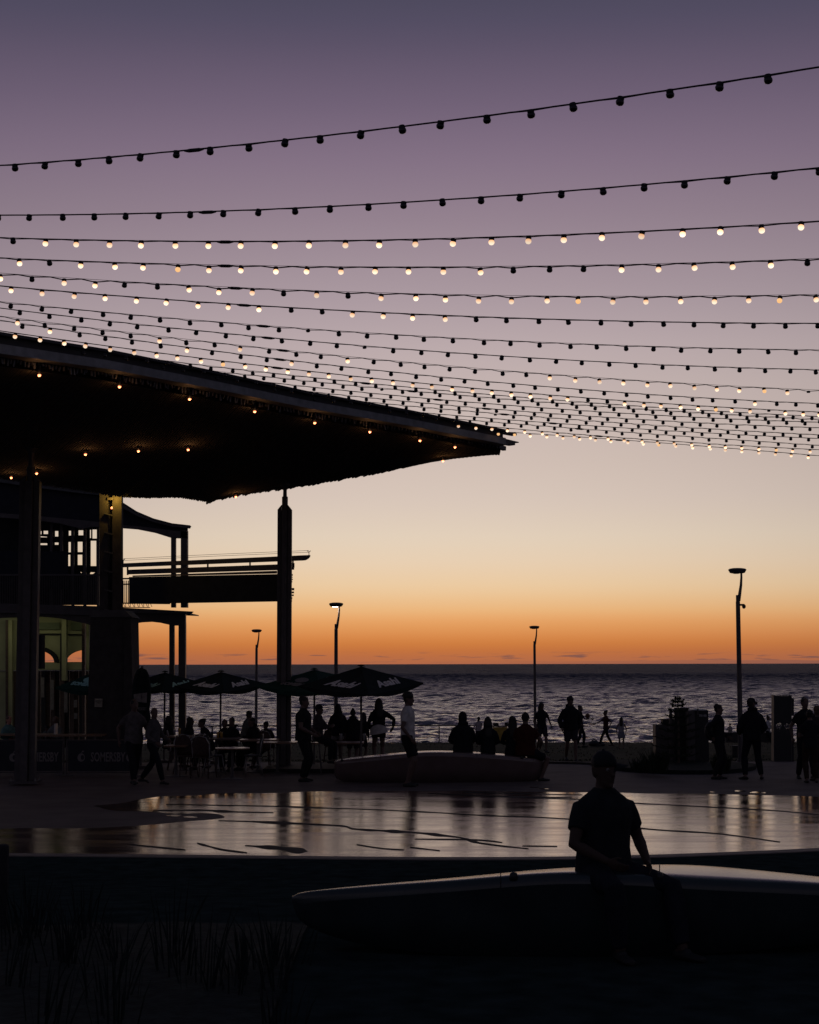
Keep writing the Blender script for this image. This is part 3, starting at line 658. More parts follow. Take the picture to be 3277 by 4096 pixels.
# ------------------------------------------------------------------ street lamps
def street_lamp(px, Y, pytop, sc, label, lit=False, cam_=False, base_z=None):
    s = sc; top = P(px, pytop, Y); bz = base_z if base_z is not None else gz(Y); x, y, zt = top
    root = thing('street_lamp', (x, y, bz), label, 'street lamp', 'street lamps along the beach walk')
    zp = zt - .86 * s
    pole = MB().lathe((x, y, 0), [(.075 * s, bz), (.066 * s, bz + .8), (.056 * s, zp), (.05 * s, zp + .005), (.05 * s, zp + .15 * s), (.046 * s, zp + .17 * s)], 14).build('pole', M_steel, root, smooth=False)
    MB().lathe((x, y, bz), [(.16 * s, -.02), (.16 * s, .02), (.11 * s, .03), (.10 * s, .09)], 14).build('base_plate', M_steel, root)
    xo = .10 * s
    MB().tube([(x + .02 * s, y, zp + .02), (x + .045 * s, y, zp + .17 * s), (x + .085 * s, y, zp + .42 * s), (x + xo, y, zp + .62 * s), (x + xo, y, zp + .73 * s)], [.045 * s, .042 * s, .034 * s, .028 * s, .026 * s], 10).build('arm', M_steel, root, smooth=True)
    hd = MB().lathe((x, y, zt), [(.15 * s, -.135 * s), (.19 * s, -.125 * s), (.235 * s, -.045 * s), (.20 * s, -.018 * s), (.12 * s, -.004 * s), (.03 * s, 0)], 20).build('lamp_head', M_steel, root, smooth=False)
    MB().lathe((x - .03 * s, y, zt), [(.06 * s, -.150 * s), (.095 * s, -.137 * s)], 14).build('lens', M_lamp if lit else M_glassoff, hd)
    if cam_:
        c = MB().bar((x, y, zp - .08), (x + .16, y, zp - .08), .03, .05).build('camera_bracket', M_steel, root)
        MB().ball((x + .15, y, zp - .12), .055, 12, 8, (.9, 1, 1.1)).build('dome_camera', M_black, c, smooth=True)
    if lit:
        l = bpy.data.lights.new('lamp_light', 'SPOT'); l.energy = 13; l.color = (1, .86, .74); l.spot_size = R(150); l.shadow_soft_size = .08
        lo = bpy.data.objects.new('lamp_light', l); COL.objects.link(lo); lo.parent = root; lo.location = (-.03, 0, zt - .17 * s - bz)
street_lamp(2950, 43.5, 2272, 1.0, 'tallest street lamp at the right with a dome camera on its pole', cam_=True)
street_lamp(1345, 55, 2410, 1.0, 'only lit street lamp, behind the large front umbrella', lit=True)
street_lamp(2138, 78, 2503, 1.02, 'distant unlit street lamp in the middle, behind the people on the bench')
street_lamp(1027, 78, 2517, 1.02, 'distant unlit street lamp just left of the slender canopy column')

# ------------------------------------------------------------------ railing at the lawn's edge
root = thing('railing', P(1300, 2962, 67.2), 'thin steel railing along the far edge of the lawn', 'railing')
mb = MB(); A = P(640, 2905, 67.2); B = P(1905, 2902, 67.2); mb.tube([A, B], .025, 8); mb.build('rail', M_steel, root)
mb = MB(); mb.tube([A + Vector((0, 0, -.45)), B + Vector((0, 0, -.45))], .015, 6); mb.build('mid_rail', M_steel, root)
for px in (640, 720, 850, 985, 1120, 1250, 1385, 1510, 1640, 1757, 1905):
    a = A + (B - A) * (px - 640) / 1265; MB().tube([a, a + Vector((0, 0, -1.1))], .022, 6).build('post', M_steel, root)

# ------------------------------------------------------------------ umbrellas
def umbrella(px, pytop, Y, D, phi, z_e, m, label, txt, tm, tsize=.42, logo=False, gcol=None, base=True, sh=.55):
    ap = P(px, pytop, Y); x, y, za = ap; root = thing('cafe_umbrella', (x, y, gz(Y)), label, 'umbrella', 'open umbrellas over the cafe tables')
    cs = [Vector((x + D * math.cos(R(phi + 90 * k)), y + D * math.sin(R(phi + 90 * k)), z_e)) for k in range(4)]
    for q in cs: q.z += .15 * (q.y - y)
    mb = MB(); A = Vector((x, y, za - .05)); val = .11
    for k in range(4):
        a, b = cs[k], cs[(k + 1) % 4]; rows = []
        for i in range(7):
            t_ = i / 6; sag = .008 * math.sin(math.pi * t_)
            rows.append([A.lerp(a, t_).lerp(A.lerp(b, t_), j / 6) + Vector((0, 0, -sag - .05 * t_ * (math.sin(math.pi * j / 6)) * .6)) for j in range(7)])
        last = rows[-1]; rows.append([q + Vector((0, 0, -val * (.25 + .75 * math.sin(math.pi * j / 6)))) for j, q in enumerate(last)])
        mb.grid(rows)
    can = mb.build('canopy', m, root, smooth=False)
    sol = can.modifiers.new('thickness', 'SOLIDIFY'); sol.thickness = .006
    MB().lathe((x, y, za), [(.10, -.040), (.07, -.016), (.04, -.004), (.012, .004)], 8).build('vent_cap', m, can)
    MB().tube([(x, y, gz(Y)), (x, y, za - .03)], .024, 10).build('pole', M_steel, root)
    for k in range(4):
        rb = MB().bar(A + Vector((0, 0, -.02)), cs[k] + Vector((0, 0, -.03)), .018, .02).build('rib', M_steel, root)
        h = Vector((x, y, z_e - .22)); MB().bar(h, A.lerp(cs[k], .55) + Vector((0, 0, -.03)), .014, .016).build('strut', M_steel, rb)
    MB().box((x - .25, y - .25, gz(Y)), (x + .25, y + .25, gz(Y) + .07)).build('base', M_conc, root)
    for k in range(4):
        a, b = cs[k], cs[(k + 1) % 4]; mid = (a + b) / 2
        if mid.y > y + .2: continue
        if (b - a).x < 0: a, b = b, a
        xd = (b - a).normalized(); upv = (A - mid).normalized(); n = xd.cross(upv).normalized()
        if n.z < 0: n = -n
        c = A.lerp(mid, .72) + n * .012 + Vector((0, 0, -.02))
        if txt: text('lettering', txt, tsize, c, xd, upv, tm, root, shear=sh, bold=.012, xs=.92)
        if logo:
            q = A.lerp(mid, .50) + n * .015 + Vector((0, 0, -.02)); mbl = MB(); ring = []
            for j in range(20): an = 2 * math.pi * j / 20; ring.append(q + xd * .19 * math.cos(an) + upv * .13 * math.sin(an))
            mbl.slab(ring, [], n * .004); mbl.build('printed_logo', gcol or tm, root)
    return root
umbrella(1445, 2658, 38.3, 1.40, -82, 2.05, M_umb, 'large front umbrella with pale slanted lettering, right of the slender column', 'Asahi', M_print, .37)
umbrella(1258, 2672, 41.5, 1.42, -78, 2.02, M_umbg, 'green umbrella with a round logo, half hidden behind the large front umbrella', 'SOMERSBY', M_dimprint, .20, True, M_dimprint, sh=0)
umbrella(884, 2681, 43.6, 1.16, -80, 1.98, M_umb, 'dark umbrella with pale slanted lettering, left of the slender column over the seated diners', 'Asahi', M_print, .31)
umbrella(660, 2683, 44.6, 1.12, -86, 1.98, M_umb, 'dark umbrella between the masonry pier and the twin verandah posts', 'Asahi', M_mint, .30)
umbrella(398, 2672, 45.2, 1.15, -72, 1.96, M_umbg, 'bottle green umbrella peeking out left of the masonry pier', 'SOMERSBY', M_mint, .2, True, M_mint, sh=0)
# folded umbrella
p = P(563, 3050, 41.6); root = thing('folded_umbrella', (p.x, p.y, 0), 'closed dark umbrella standing upright against the right side of the pier', 'umbrella')
mb = MB(); rows = []
prof = [(2672, .03), (2680, .10), (2700, .15), (2740, .19), (2790, .20), (2840, .17), (2870, .20), (2900, .19)]
for py, r_ in prof:
    z = P(563, py, 41.6).z; rows.append([Vector((p.x + r_ * (1 + .16 * math.sin(8 * a)) * math.cos(a), p.y + r_ * (1 + .16 * math.sin(8 * a)) * math.sin(a), z)) for a in [2 * math.pi * j / 32 for j in range(33)]])
mb.grid(rows).build('folded_cloth', M_umb, root, smooth=True)
MB().tube([(p.x, p.y, 0), (p.x, p.y, P(563, 2664, 41.6).z)], .025, 8).build('pole', M_steel, root)
MB().box((p.x - .25, p.y - .25, 0), (p.x + .25, p.y + .25, .07)).build('base', M_conc, root)
z = P(563, 2788, 41.6).z; MB().slab([(p.x - .16, p.y - .22, z + .07), (p.x + .17, p.y - .22, z + .11), (p.x + .16, p.y - .22, z - .14), (p.x - .14, p.y - .22, z - .10)], [], (0, .01, 0)).build('pale_print', M_dimprint, root)
text('lettering', 'SOMERSBY', .11, (p.x, p.y - .225, P(563, 2835, 41.6).z), (1, 0, 0), (0, 0, 1), M_dimprint, root, xs=.62)

# ------------------------------------------------------------------ furniture
def table(px, py, Y, w, d, label, yaw=0, rnd=False, h=None, group='cafe tables', m=None):
    c = P(px, py, Y); zt = c.z; root = thing('cafe_table', (c.x, c.y, 0), label, 'table', group, R(yaw))
    if rnd: MB().lathe((0, 0, zt), [(w / 2, -.03), (w / 2 + .004, -.015), (w / 2, 0)], 24).build('table_top', m or M_top, root, local=True)
    else:
        n = max(2, int(d / .14))
        for k in range(n):
            y0 = -d / 2 + d * k / n; MB().box((-w / 2, y0 + .004, zt - .035), (w / 2, y0 + d / n - .004, zt + random.uniform(0, .002))).build('plank', m or M_top, root, local=True)
    if w > 1.4:
        for sx in (-1, 1):
            for sy in (-1, 1): MB().bar((sx * (w / 2 - .12), sy * (d / 2 - .06), 0), (sx * (w / 2 - .16), sy * (d / 2 - .08), zt - .036), .05, .05, (0, 1, 0)).build('leg', M_steel, root, local=True)
    else:
        MB().tube([(0, 0, .03), (0, 0, zt - .035)], .03, 10).build('pedestal', M_steel, root, local=True)
        MB().lathe((0, 0, 0), [(.24, 0), (.24, .012), (.05, .04), (.035, .06)], 16).build('foot', M_steel, root, local=True)
    return root
table(740, 2943, 41.0, 1.15, .8, 'sunlit long timber table left of the twin verandah posts', m=M_top)
table(1032, 2957, 40.2, .95, .7, 'timber table left of the slender column with drinks on it')
table(1110, 2967, 39.6, .9, .7, 'timber table directly behind the slender column')
table(930, 2991, 37.6, .76, .70, 'low square table between the two hoop backed chairs', rnd=True)
table(705, 2981, 38.6, .5, .5, 'small side table lit orange below the long table')
table(1345, 2968, 40.6, 1.3, .8, 'timber table the standing group gathers round, right of the slender column')
table(60, 2936, 42.5, 1.8, .8, 'pale table edge at the far left behind the banner')
table(260, 2938, 42.0, 1.9, .8, 'table behind the banner in front of the pier')
def chair_proto(kind, label):
    root = thing('cafe_chair', (0, 0, 0), label, 'chair', 'cafe chairs')
    sm = M_chair if kind == 'cane' else M_black
    MB().lathe((0, 0, .44), [(.19, 0), (.205, .012), (.2, .03)], 14).build('seat', sm, root, local=True)
    rows = []
    for i in range(7):
        t_ = i / 6; z = .47 + .44 * t_; w = .20 * (1 if t_ < .6 else math.sqrt(max(0.02, 1 - ((t_ - .6) / .42) ** 2)))
        rows.append([(w * a, .17 + .06 * t_ - .05 * a * a, z) for a in (-1, -.6, -.2, .2, .6, 1)])
    bk = MB().grid(rows).build('backrest', sm, root, True, True); sm2 = bk.modifiers.new('thickness', 'SOLIDIFY'); sm2.thickness = .02
    fr_ = [(-.2, .17, .0), (-.2, .16, .45), (-.205, .13, .47), (-.21, .17, .75), (-.15, .21, .89), (0, .225, .93), (.15, .21, .89), (.21, .17, .75), (.205, .13, .47), (.2, .16, .45), (.2, .17, .0)]
    MB().tube(fr_[1:-1], .011, 8).build('back_frame', M_alu, root, True, True)
    for sx in (-1, 1):
        for sy in (-1, 1): MB().tube([(sx * .17, sy * .14, .44), (sx * .20, sy * .17, .2), (sx * .22, sy * .21, 0)], .011, 8).build('leg', M_alu if kind != 'cane' else M_chair, root, True, True)
    MB().tube([(.19, .16, .22), (0, .05, .26), (-.19, .16, .22)], .008, 6).build('stretcher', M_alu if kind != 'cane' else M_chair, root, True, True)
    return root
def copy_tree(o, parent=None):
    c = o.copy(); COL.objects.link(c)
    if parent: c.parent = parent
    for ch in list(o.children): copy_tree(ch, c)
    return c
chairs = [
 ('cane', 742, 3106, 30, 'red brown cane chair at the left end of the row, beside the walking couple'), ('cane', 790, 3098, 200, 'red brown cane chair pushed against the small side table'),
 ('cane', 815, 3112, 160, 'red brown cane chair left of the hoop backed pair, turned away'), ('alu', 856, 3104, 80, 'black hoop backed chair left of the round table'),
 ('alu', 1012, 3104, -80, 'black hoop backed chair right of the round table'), ('cane', 1045, 3078, 190, 'red brown cane chair just left of the column plinth'),
 ('cane', 905, 3062, 0, 'red brown chair behind the round table, facing the viewer'), ('cane', 1085, 3064, 150, 'red brown cane chair tucked behind the slender column'),
 ('cane', 705, 3080, 100, 'red brown chair right behind the grey haired walker'), ('cane', 1330, 3058, 180, 'red brown chair under the table right of the column'), ('cane', 1395, 3052, 10, 'red brown chair beneath the standing group, farthest right')]
protos = {}
for kind, px, py, yw, lb in chairs:
    g_ = G(px, py, 0)
    if kind not in protos: c = protos[kind] = chair_proto(kind, lb)
    else: c = copy_tree(protos[kind]); c['label'] = lb
    c.location = (g_.x, g_.y, 0); c.rotation_euler = (0, 0, R(yw))
# high stools for the sitters at the tall table
def stool(px, Y, label):
    g_ = P(px, 3050, Y); root = thing('bar_stool', (g_.x, g_.y, 0), label, 'stool', 'bar stools')
    MB().lathe((0, 0, .72), [(.15, 0), (.165, .015), (.155, .035)], 14).build('seat', M_black, root, local=True)
    for k in range(4):
        a = R(45 + 90 * k); MB().tube([(.11 * math.cos(a), .11 * math.sin(a), .72), (.20 * math.cos(a), .20 * math.sin(a), 0)], .012, 6).build('leg', M_steel, root, local=True)
    MB().tube([(.165 * math.cos(a), .165 * math.sin(a), .26) for a in [2 * math.pi * j / 16 for j in range(17)]], .008, 6).build('foot_ring', M_steel, root, local=True)
stool(1262, 39.6, 'bar stool under the sitter right of the big standing man')
# low plinth at the slender column
a, b_ = G(1052, 3094), G(1385, 3090); tag(MB().box((a.x, a.y, 0), (b_.x, a.y + 2.6, .10)).build('plinth', M_stone), 'low dark plinth the slender canopy column stands on', 'plinth')

# drinks and small things on the tables
def glass(px, py, Y, h, m, name, label, cat, r_=.032):
    c = P(px, py, Y); MBx = MB().lathe((c.x, c.y, c.z), [(r_ * .8, 0), (r_, h * .6), (r_ * (.4 if name == 'bottle' else 1.05), h * .75), (r_ * (.35 if name == 'bottle' else 1.08), h)], 10)
    tag(MBx.build(name, m, smooth=True), label, cat, 'drinks on the cafe tables')
M_beer = mat('amber_beer', (.45, .26, .06), .2, .1)
M_glass = mat('clear_tumbler', (.3, .3, .3), .12, .1)
glass(718, 2938, 40.9, .15, M_beer, 'beer_glass', 'beer glass on the long sunlit table', 'glass')
glass(698, 2939, 40.9, .13, M_glass, 'tumbler', 'clear tumbler left of the beer glass on the long table', 'glass')
glass(848, 2952, 40.2, .20, M_black, 'bottle', 'tall dark bottle in front of the diner touching her hair', 'bottle')
glass(872, 2952, 40.2, .14, M_beer, 'beer_glass', 'beer glass between the diners at the middle table', 'glass')
glass(886, 2952, 40.2, .14, M_beer, 'beer_glass', 'second beer glass in the middle cluster, farther right', 'glass')
glass(1364, 2962, 40.5, .16, M_glass, 'tumbler', 'clear tumbler left of the capped person in the standing group', 'glass')
glass(1457, 2962, 40.5, .16, M_glass, 'tumbler', 'clear tumbler right of the capped person in the standing group', 'glass')
table(865, 2953, 40.2, 1.1, .7, 'dark table with bottles before the group of diners', m=M_timber)
tag(MB().box(P(216, 2936, 42.3), P(232, 2894, 42.6)).build('menu_holder', M_white), 'white menu card standing on the table behind the banner', 'menu')

# ------------------------------------------------------------------ banner barriers
def barrier(pa, pb, Y, label, txt_px, logo_px, feet=True):
    a = P(pa, 2962, Y); b = P(pb, 2962, Y); zt = a.z; root = thing('banner_barrier', ((a.x + b.x) / 2, Y, 0), label, 'barrier', 'cafe banner barriers')
    MB().box((a.x + .03, Y - .006, .10), (b.x - .03, Y + .006, zt - .02)).build('banner', M_ban, root)
    MB().tube([(a.x, Y, zt), (b.x, Y, zt)], .018, 8).build('top_rail', M_steel, root)
    MB().tube([(a.x, Y, .07), (b.x, Y, .07)], .014, 8).build('bottom_rail', M_steel, root)
    for x in (a.x, b.x):
        MB().tube([(x, Y, 0.0), (x, Y, zt + .03)], .02, 8).build('post', M_steel, root)
        MB().lathe((x, Y, 0), [(.17, 0), (.17, .012), (.03, .03)], 14).build('foot', M_steel, root)
    c = P(txt_px, 3030, Y); text('lettering', 'SOMERSBY', .29, (c.x, Y - .010, c.z), (1, 0, 0), (0, 0, 1), M_dimprint, root, bold=.006, xs=.56)
    for lp in logo_px:
        c = P(lp, 3030, Y); mb = MB(); ring = [(c.x + .085 * math.cos(t_), Y - .010, c.z + .095 * math.sin(t_)) for t_ in [2 * math.pi * j / 18 for j in range(18)]]
        mb.slab(ring, [[(c.x + .03 + .04 * math.cos(t_), Y - .010, c.z + .055 * math.sin(t_)) for t_ in [2 * math.pi * j / 10 for j in range(10)]]], (0, .003, 0))
        mb.slab([(c.x - .01, Y - .010, c.z + .10), (c.x + .04, Y - .010, c.z + .16), (c.x + .07, Y - .010, c.z + .13)], [], (0, .003, 0)); mb.build('printed_logo', M_dimprint, root)
barrier(-90, 256, 39.0, 'dark cafe banner at the far left, partly behind the thick column', 165, (52,))
barrier(268, 548, 38.9, 'dark cafe banner right of the thick column, partly behind the walking couple', 432, (325, 520))

# ------------------------------------------------------------------ pavilion
pav = thing('pavilion', P(300, 3060, 46), 'two storey beach pavilion with verandahs, a masonry pier and a lit arched ground floor', 'building')
def plate(name, pts, Y, d, m, holes=(), parent=pav):
    return MB().slab([P(x, y, Y) for x, y in pts], [[P(x, y, Y) for x, y in h] for h in holes], (0, d, 0)).build(name, m, parent)
def rc(x0, y0, x1, y1): return [(x0, y0), (x1, y0), (x1, y1), (x0, y1)]
# masonry pier, battered sides
def frustum(name, x0, x1, x0b, x1b, ya, yb, Y, d, m, parent=pav):
    p = [P(x0b, yb, Y), P(x1b, yb, Y), P(x1b, yb, Y) + Vector((0, d, 0)), P(x0b, yb, Y) + Vector((0, d, 0)), P(x0, ya, Y), P(x1, ya, Y), P(x1, ya, Y) + Vector((0, d, 0)), P(x0, ya, Y) + Vector((0, d, 0))]
    return MB().hexa(p).build(name, m, parent)
pier = frustum('pier', 362, 524, 344, 534, 2470, 3058, 43.0, 1.2, M_render)
frustum('pier_cap', 372, 497, 358, 530, 2440, 2469.5, 42.95, 1.3, M_trim, pier)
frustum('pilaster', 497, 524, 494, 535, 2476, 3058, 42.9, .09, M_render, pier)
nt_ = thing('notice', P(393, 2811, 42.9), 'small cream paper notice fixed to the grey pier', 'notice')
plate('sheet', [(379, 2794), (410, 2795), (409, 2829), (378, 2828)], 42.88, .01, M_paper, parent=nt_)
text('lettering', 'ALFRESCO\nAREA', .045, P(394, 2808, 42.87), (1, 0, 0), (0, 0, 1), M_steel, nt_, xs=.8)
# twin columns over the pier with rungs between
for a_, b_ in ((398, 431), (449, 486)): plate('column', rc(a_, 1930, b_, 2445), 43.1, .25, M_render)
for i, py in enumerate((2055, 2131, 2207, 2283, 2360, 2440)):
    plate('rung', [(417, py - 5), (449, py + 3), (449, py + 9), (417, py + 1)], 43.02, .2, M_trim)
plate('backing_panel', rc(428, 1960, 452, 2450), 43.5, .05, M_screen)
for i, (py, hh) in enumerate(((1962, 10), (1990, 10))): plate('crossbar', rc(429, py, 451, py + hh), 43.05, .12, M_render)
l = bpy.data.lights.new('bracket_light', 'POINT'); l.energy = 13; l.color = (1, .58, .08); l.shadow_soft_size = .03
lo = bpy.data.objects.new('bracket_light', l); COL.objects.link(lo); lo.location = P(456, 1992, 42.86)
wl = thing('wall_lamp', P(446, 2030, 42.8), 'small glowing lamp near the top of the twin columns above the pier', 'lamp')
MB().lathe(P(447, 2034, 42.75), [(.03, 0), (.05, .02), (.02, .05)], 10).build('lamp_shade', M_black, wl)
MB().ball(P(447, 2032, 42.7), .028, 10, 6).build('bulb', M_down, wl, smooth=True)
# upper storey, left
plate('roof_trim', [(-60, 1876), (0, 1885), (143, 1906), (300, 1936), (404, 1958), (404, 1981), (300, 1970), (143, 1950), (0, 1929), (-60, 1921)], 45.6, .3, M_trim)
plate('awning', [(-60, 1921), (143, 1950), (300, 1970), (404, 1981), (404, 2088), (143, 2063), (-60, 2047)], 45.75, .2, M_awn)
plate('verandah_beam', [(-60, 2048), (143, 2063), (340, 2082), (398, 2088), (398, 2108), (368, 2106), (330, 2116), (240, 2094), (143, 2080), (-60, 2066)], 45.6, .25, M_steel)
H = [rc(146, 2123, 166, 2137), rc(171, 2122, 192, 2136), [(146, 2143), (188, 2146), (188, 2149), (146, 2149)], rc(217, 2123, 233, 2146), rc(272, 2122, 284, 2142), rc(311, 2120, 335, 2141), rc(357, 2118, 364, 2152), rc(367, 2117, 388, 2154),
     rc(146, 2172, 189, 2180), rc(216, 2169, 234, 2179), rc(271, 2167, 283, 2209), rc(308, 2166, 330, 2208), rc(360, 2162, 385, 2264), rc(270, 2218, 281, 2264), rc(308, 2218, 329, 2260), [(353, 2302), (360, 2288), (381, 2289), (366, 2300)], [(318, 2288), (324, 2286), (329, 2294)]]
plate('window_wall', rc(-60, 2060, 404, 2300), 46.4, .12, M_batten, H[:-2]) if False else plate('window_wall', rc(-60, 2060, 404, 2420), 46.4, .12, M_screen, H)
for px in (146, 205, 245, 290, 338, 392): plate('verandah_post', rc(px - 5, 2075, px + 5, 2425), 46.0, .12, M_steel)
plate('sun_blind', rc(-60, 2205, 272, 2356), 45.9, .05, M_awn)
rl = plate('balcony_rail', rc(-60, 2296, 400, 2303), 45.8, .05, M_steel)
for i in range(66):
    px = -55 + i * 7; plate('baluster', rc(px, 2303, px + 2.4, 2420), 45.82, .02, M_steel, parent=rl)
plate('floor_slab', [(-60, 2412), (404, 2425), (404, 2462), (-60, 2450)], 45.4, 3.2, M_steel)
ar = [(-60, 2450), (404, 2462), (404, 2510)] + [(400 - t_ * 300, 2510 - 44 * math.sin(min(1.57, t_ * 1.75))) for t_ in fr(.02, .9, 14)] + [(-60, 2474)]
plate('arched_fascia', ar, 45.5, .25, M_steel)
# ground floor wall with arched openings (its lamp inside)
def arch(cx, rx, ry, yb, a0=0, a1=180, n=18): return [(cx + rx * math.cos(R(a)), yb - ry * math.sin(R(a))) for a in fr(a0, a1, n)]
plate('arched_wall', rc(-60, 2450, 356, 2682), 48.2, .2, M_cream, [arch(150, 66, 46, 2649), arch(352, 92, 58, 2649, 100, 180)[0:1] and [(262, 2648)] + arch(345, 84, 50, 2649, 178, 100, 10) + [(331, 2601), (331, 2648)]])
plate('arch_frame', arch(150, 84, 63, 2649) + list(reversed(arch(150, 67, 47, 2649))), 48.1, .08, M_screen)
plate('transom_panel', rc(136, 2490, 239, 2518), 48.12, .05, M_green); plate('transom_panel', rc(284, 2490, 330, 2520), 48.12, .05, M_green)
plate('transom', rc(130, 2522, 246, 2534), 48.05, .1, M_cream); plate('transom', rc(266, 2524, 332, 2536), 48.05, .1, M_cream)
plate('dark_strip', rc(130, 2534.5, 246, 2537), 48.1, .06, M_black); plate('dark_strip', rc(266, 2536.5, 332, 2539), 48.1, .06, M_black)  # narrow black strips below the transoms
plate('post', rc(247, 2474, 265, 2722), 47.85, .2, M_cream); plate('post', rc(240, 2536, 246.5, 2722), 47.9, .1, M_black)
plate('post', rc(327, 2490, 339, 2985), 46.9, .2, M_timber); plate('post', rc(22, 2480, 31, 2985), 47.85, .2, M_timber); plate('post', rc(32, 2480, 48, 2985), 47.9, .15, M_cream)
plate('sill_rail', rc(120, 2653, 330, 2679), 48.0, .1, M_cream)
for k, px in enumerate(range(50, 356, 19)):
    plate('door_leaf', rc(px, 2684, px + 17.5, 2990), 48.2 + (k % 2) * .12, .06, (M_timber, M_black, M_timber, M_timber, M_black)[k % 5])
plate('wall_panel', rc(-60, 2684, 48, 2990), 48.25, .1, M_cream)
for px, ya, yb in ((170, 2710, 2790), (208, 2720, 2840), (263, 2745, 2850), (302, 2800, 2830), (303, 2852, 2876)): plate('poster', rc(px - 7, ya, px + 7, yb), 48.1, .01, M_dimprint)
l = bpy.data.lights.new('ceiling_light', 'AREA'); l.energy = 5.2; l.color = (1, .95, .58); l.shape = 'RECTANGLE'; l.size = 3.2; l.size_y = .25
lo = bpy.data.objects.new('ceiling_light', l); COL.objects.link(lo); lo.location = P(190, 2462, 46.9); lo.rotation_euler = (R(28), 0, 0)
plate('ceiling', [(-60, 2440), (404, 2452), (404, 2456), (-60, 2444)], 45.7, 3.0, M_cream)
mn = thing('hanging_sign', P(143, 2610, 42.4), 'dark hanging menu board just right of the thick column', 'sign')
plate('board', rc(112, 2540, 166, 2676), 42.4, .06, M_awn, parent=mn); plate('edge_trim', rc(166.5, 2540, 177, 2676), 42.38, .10, M_render, parent=mn)
plate('bracket', rc(125, 2440, 129, 2540), 42.4, .03, M_steel, parent=mn); plate('bracket', rc(152, 2440, 156, 2540), 42.4, .03, M_steel, parent=mn)
text('lettering', 'Menu\nBreakfast\nLunch\nDinner', .10, P(139, 2600, 42.39), (1, 0, 0), (0, 0, 1), M_awn, mn)
# right wing: upper roof, posts, balcony
def ribbon(name, top, bot, Y, d, m, parent=pav): return plate(name, top + list(reversed(bot)), Y, d, m, parent=parent)
eave = [(486, 2006), (547, 2045), (613, 2073), (689, 2093), (761, 2101)]
mb = MB(); mb.grid([[P(x, y, 46.0) for x, y in eave], [P(x - 6, y + 6, 49.5) for x, y in eave], [P(x - 6, y + 12, 49.5) for x, y in eave], [P(x, y + 7, 46.0) for x, y in eave], [P(x, y, 46.0) for x, y in eave]]).build('roof', M_roof, pav)
ribbon('gutter', [(486, 2014), (547, 2053), (613, 2081), (689, 2101), (763, 2103)], [(486, 2030), (547, 2063), (613, 2088), (689, 2106), (758, 2113)], 45.95, .15, M_steel)
ribbon('awning', [(486, 2030), (547, 2063), (613, 2088), (689, 2106), (750, 2113)], [(486, 2100), (547, 2104), (613, 2112), (689, 2122), (750, 2126)], 46.1, .1, M_awn)
ribbon('arched_beam', [(484, 2100), (547, 2104), (613, 2112), (689, 2122), (750, 2126)], [(484, 2111), (547, 2116), (618, 2130), (685, 2151), (750, 2153)], 46.0, .2, M_steel)
plate('verandah_post', rc(684, 2150, 702, 2430), 46.0, .18, M_steel); plate('verandah_post', rc(723, 2122, 749, 2430), 46.0, .25, M_steel)
plate('verandah_post', rc(677, 2490, 696, 3060), 46.0, .18, M_steel); plate('verandah_post', rc(714, 2490, 741, 3060), 46.0, .25, M_steel)
plate('floor_edge', [(480, 2430), (770, 2446), (760, 2455), (480, 2453)], 45.8, .3, M_steel)
plate('arched_fascia', [(480, 2453), (741, 2455), (741, 2502), (696, 2502), (675, 2499), (640, 2491), (604, 2487), (565, 2489), (523, 2495), (480, 2500)], 45.95, .22, M_steel)
plate('deck', [(486, 2437), (741, 2448), (741, 2452), (486, 2441)], 46.2, 3.0, M_steel)
for px in fr(486, 540, 8): plate('baluster', rc(px - 1.6, 2322, px + 1.6, 2414), 46.3, .03, M_steel)
plate('balcony_rail', [(480, 2312), (519, 2311), (519, 2317), (480, 2318)], 46.3, .05, M_steel); plate('balcony_rail', [(480, 2335), (519, 2334), (519, 2339), (480, 2340)], 46.3, .05, M_steel)
plate('balcony_rail', [(480, 2410), (680, 2412), (680, 2417), (480, 2415)], 46.3, .05, M_steel); plate('balcony_rail', [(480, 2427), (600, 2429), (600, 2432), (480, 2430)], 46.2, .05, M_steel)
for i in range(14): px = 484 + i * 9; plate('lattice', [(px, 2415), (px + 2, 2415), (px + 6 * (i % 2) + 2, 2428), (px + 6 * (i % 2), 2428)], 46.28, .02, M_steel)
# long beams and dark screen reaching towards the slender column
scr = thing('hanging_screen', P(900, 2300, 44), 'long dark screen under two horizontal beams between pavilion and slender column', 'screen')
def lbar(name, pa, pb, ta, ba, tb, bb, d, m, Ya=45.4, Yb=42.4, parent=scr):
    a0, a1, b0, b1 = P(pa, ba, Ya), P(pa, ta, Ya), P(pb, bb, Yb), P(pb, tb, Yb); o_ = Vector((0, d, 0))
    return MB().hexa([a0, b0, b0 + o_, a0 + o_, a1, b1, b1 + o_, a1 + o_]).build(name, m, parent)
lbar('beam', 478, 1212, 2254, 2269, 2221, 2241, .14, M_steel)
MB().slab([P(1212, 2221, 42.4), P(1241, 2220, 42.4), P(1240, 2226, 42.4), P(1233, 2234, 42.4), P(1222, 2240, 42.4), P(1212, 2241, 42.4)], [], (0, .14, 0)).build('beam_tip', M_steel, scr)
lbar('beam', 512, 1176, 2279, 2297, 2255, 2278, .12, M_steel)
lbar('pale_strip', 530, 1108, 2302, 2307, 2283, 2294, .05, M_kerb, 45.35, 42.75)
lbar('screen_panel', 516, 1166, 2308, 2416, 2295, 2405, .06, M_screen, 45.2, 42.5)
for px, ty, by in ((510, 2265, 2300), (831, 2250, 2275), (1000, 2243, 2268), (1172, 2236, 2262)): plate('hanger', rc(px - 3, ty, px + 3, by), 44.0 - (px - 831) * .0035, .05, M_steel, parent=scr)
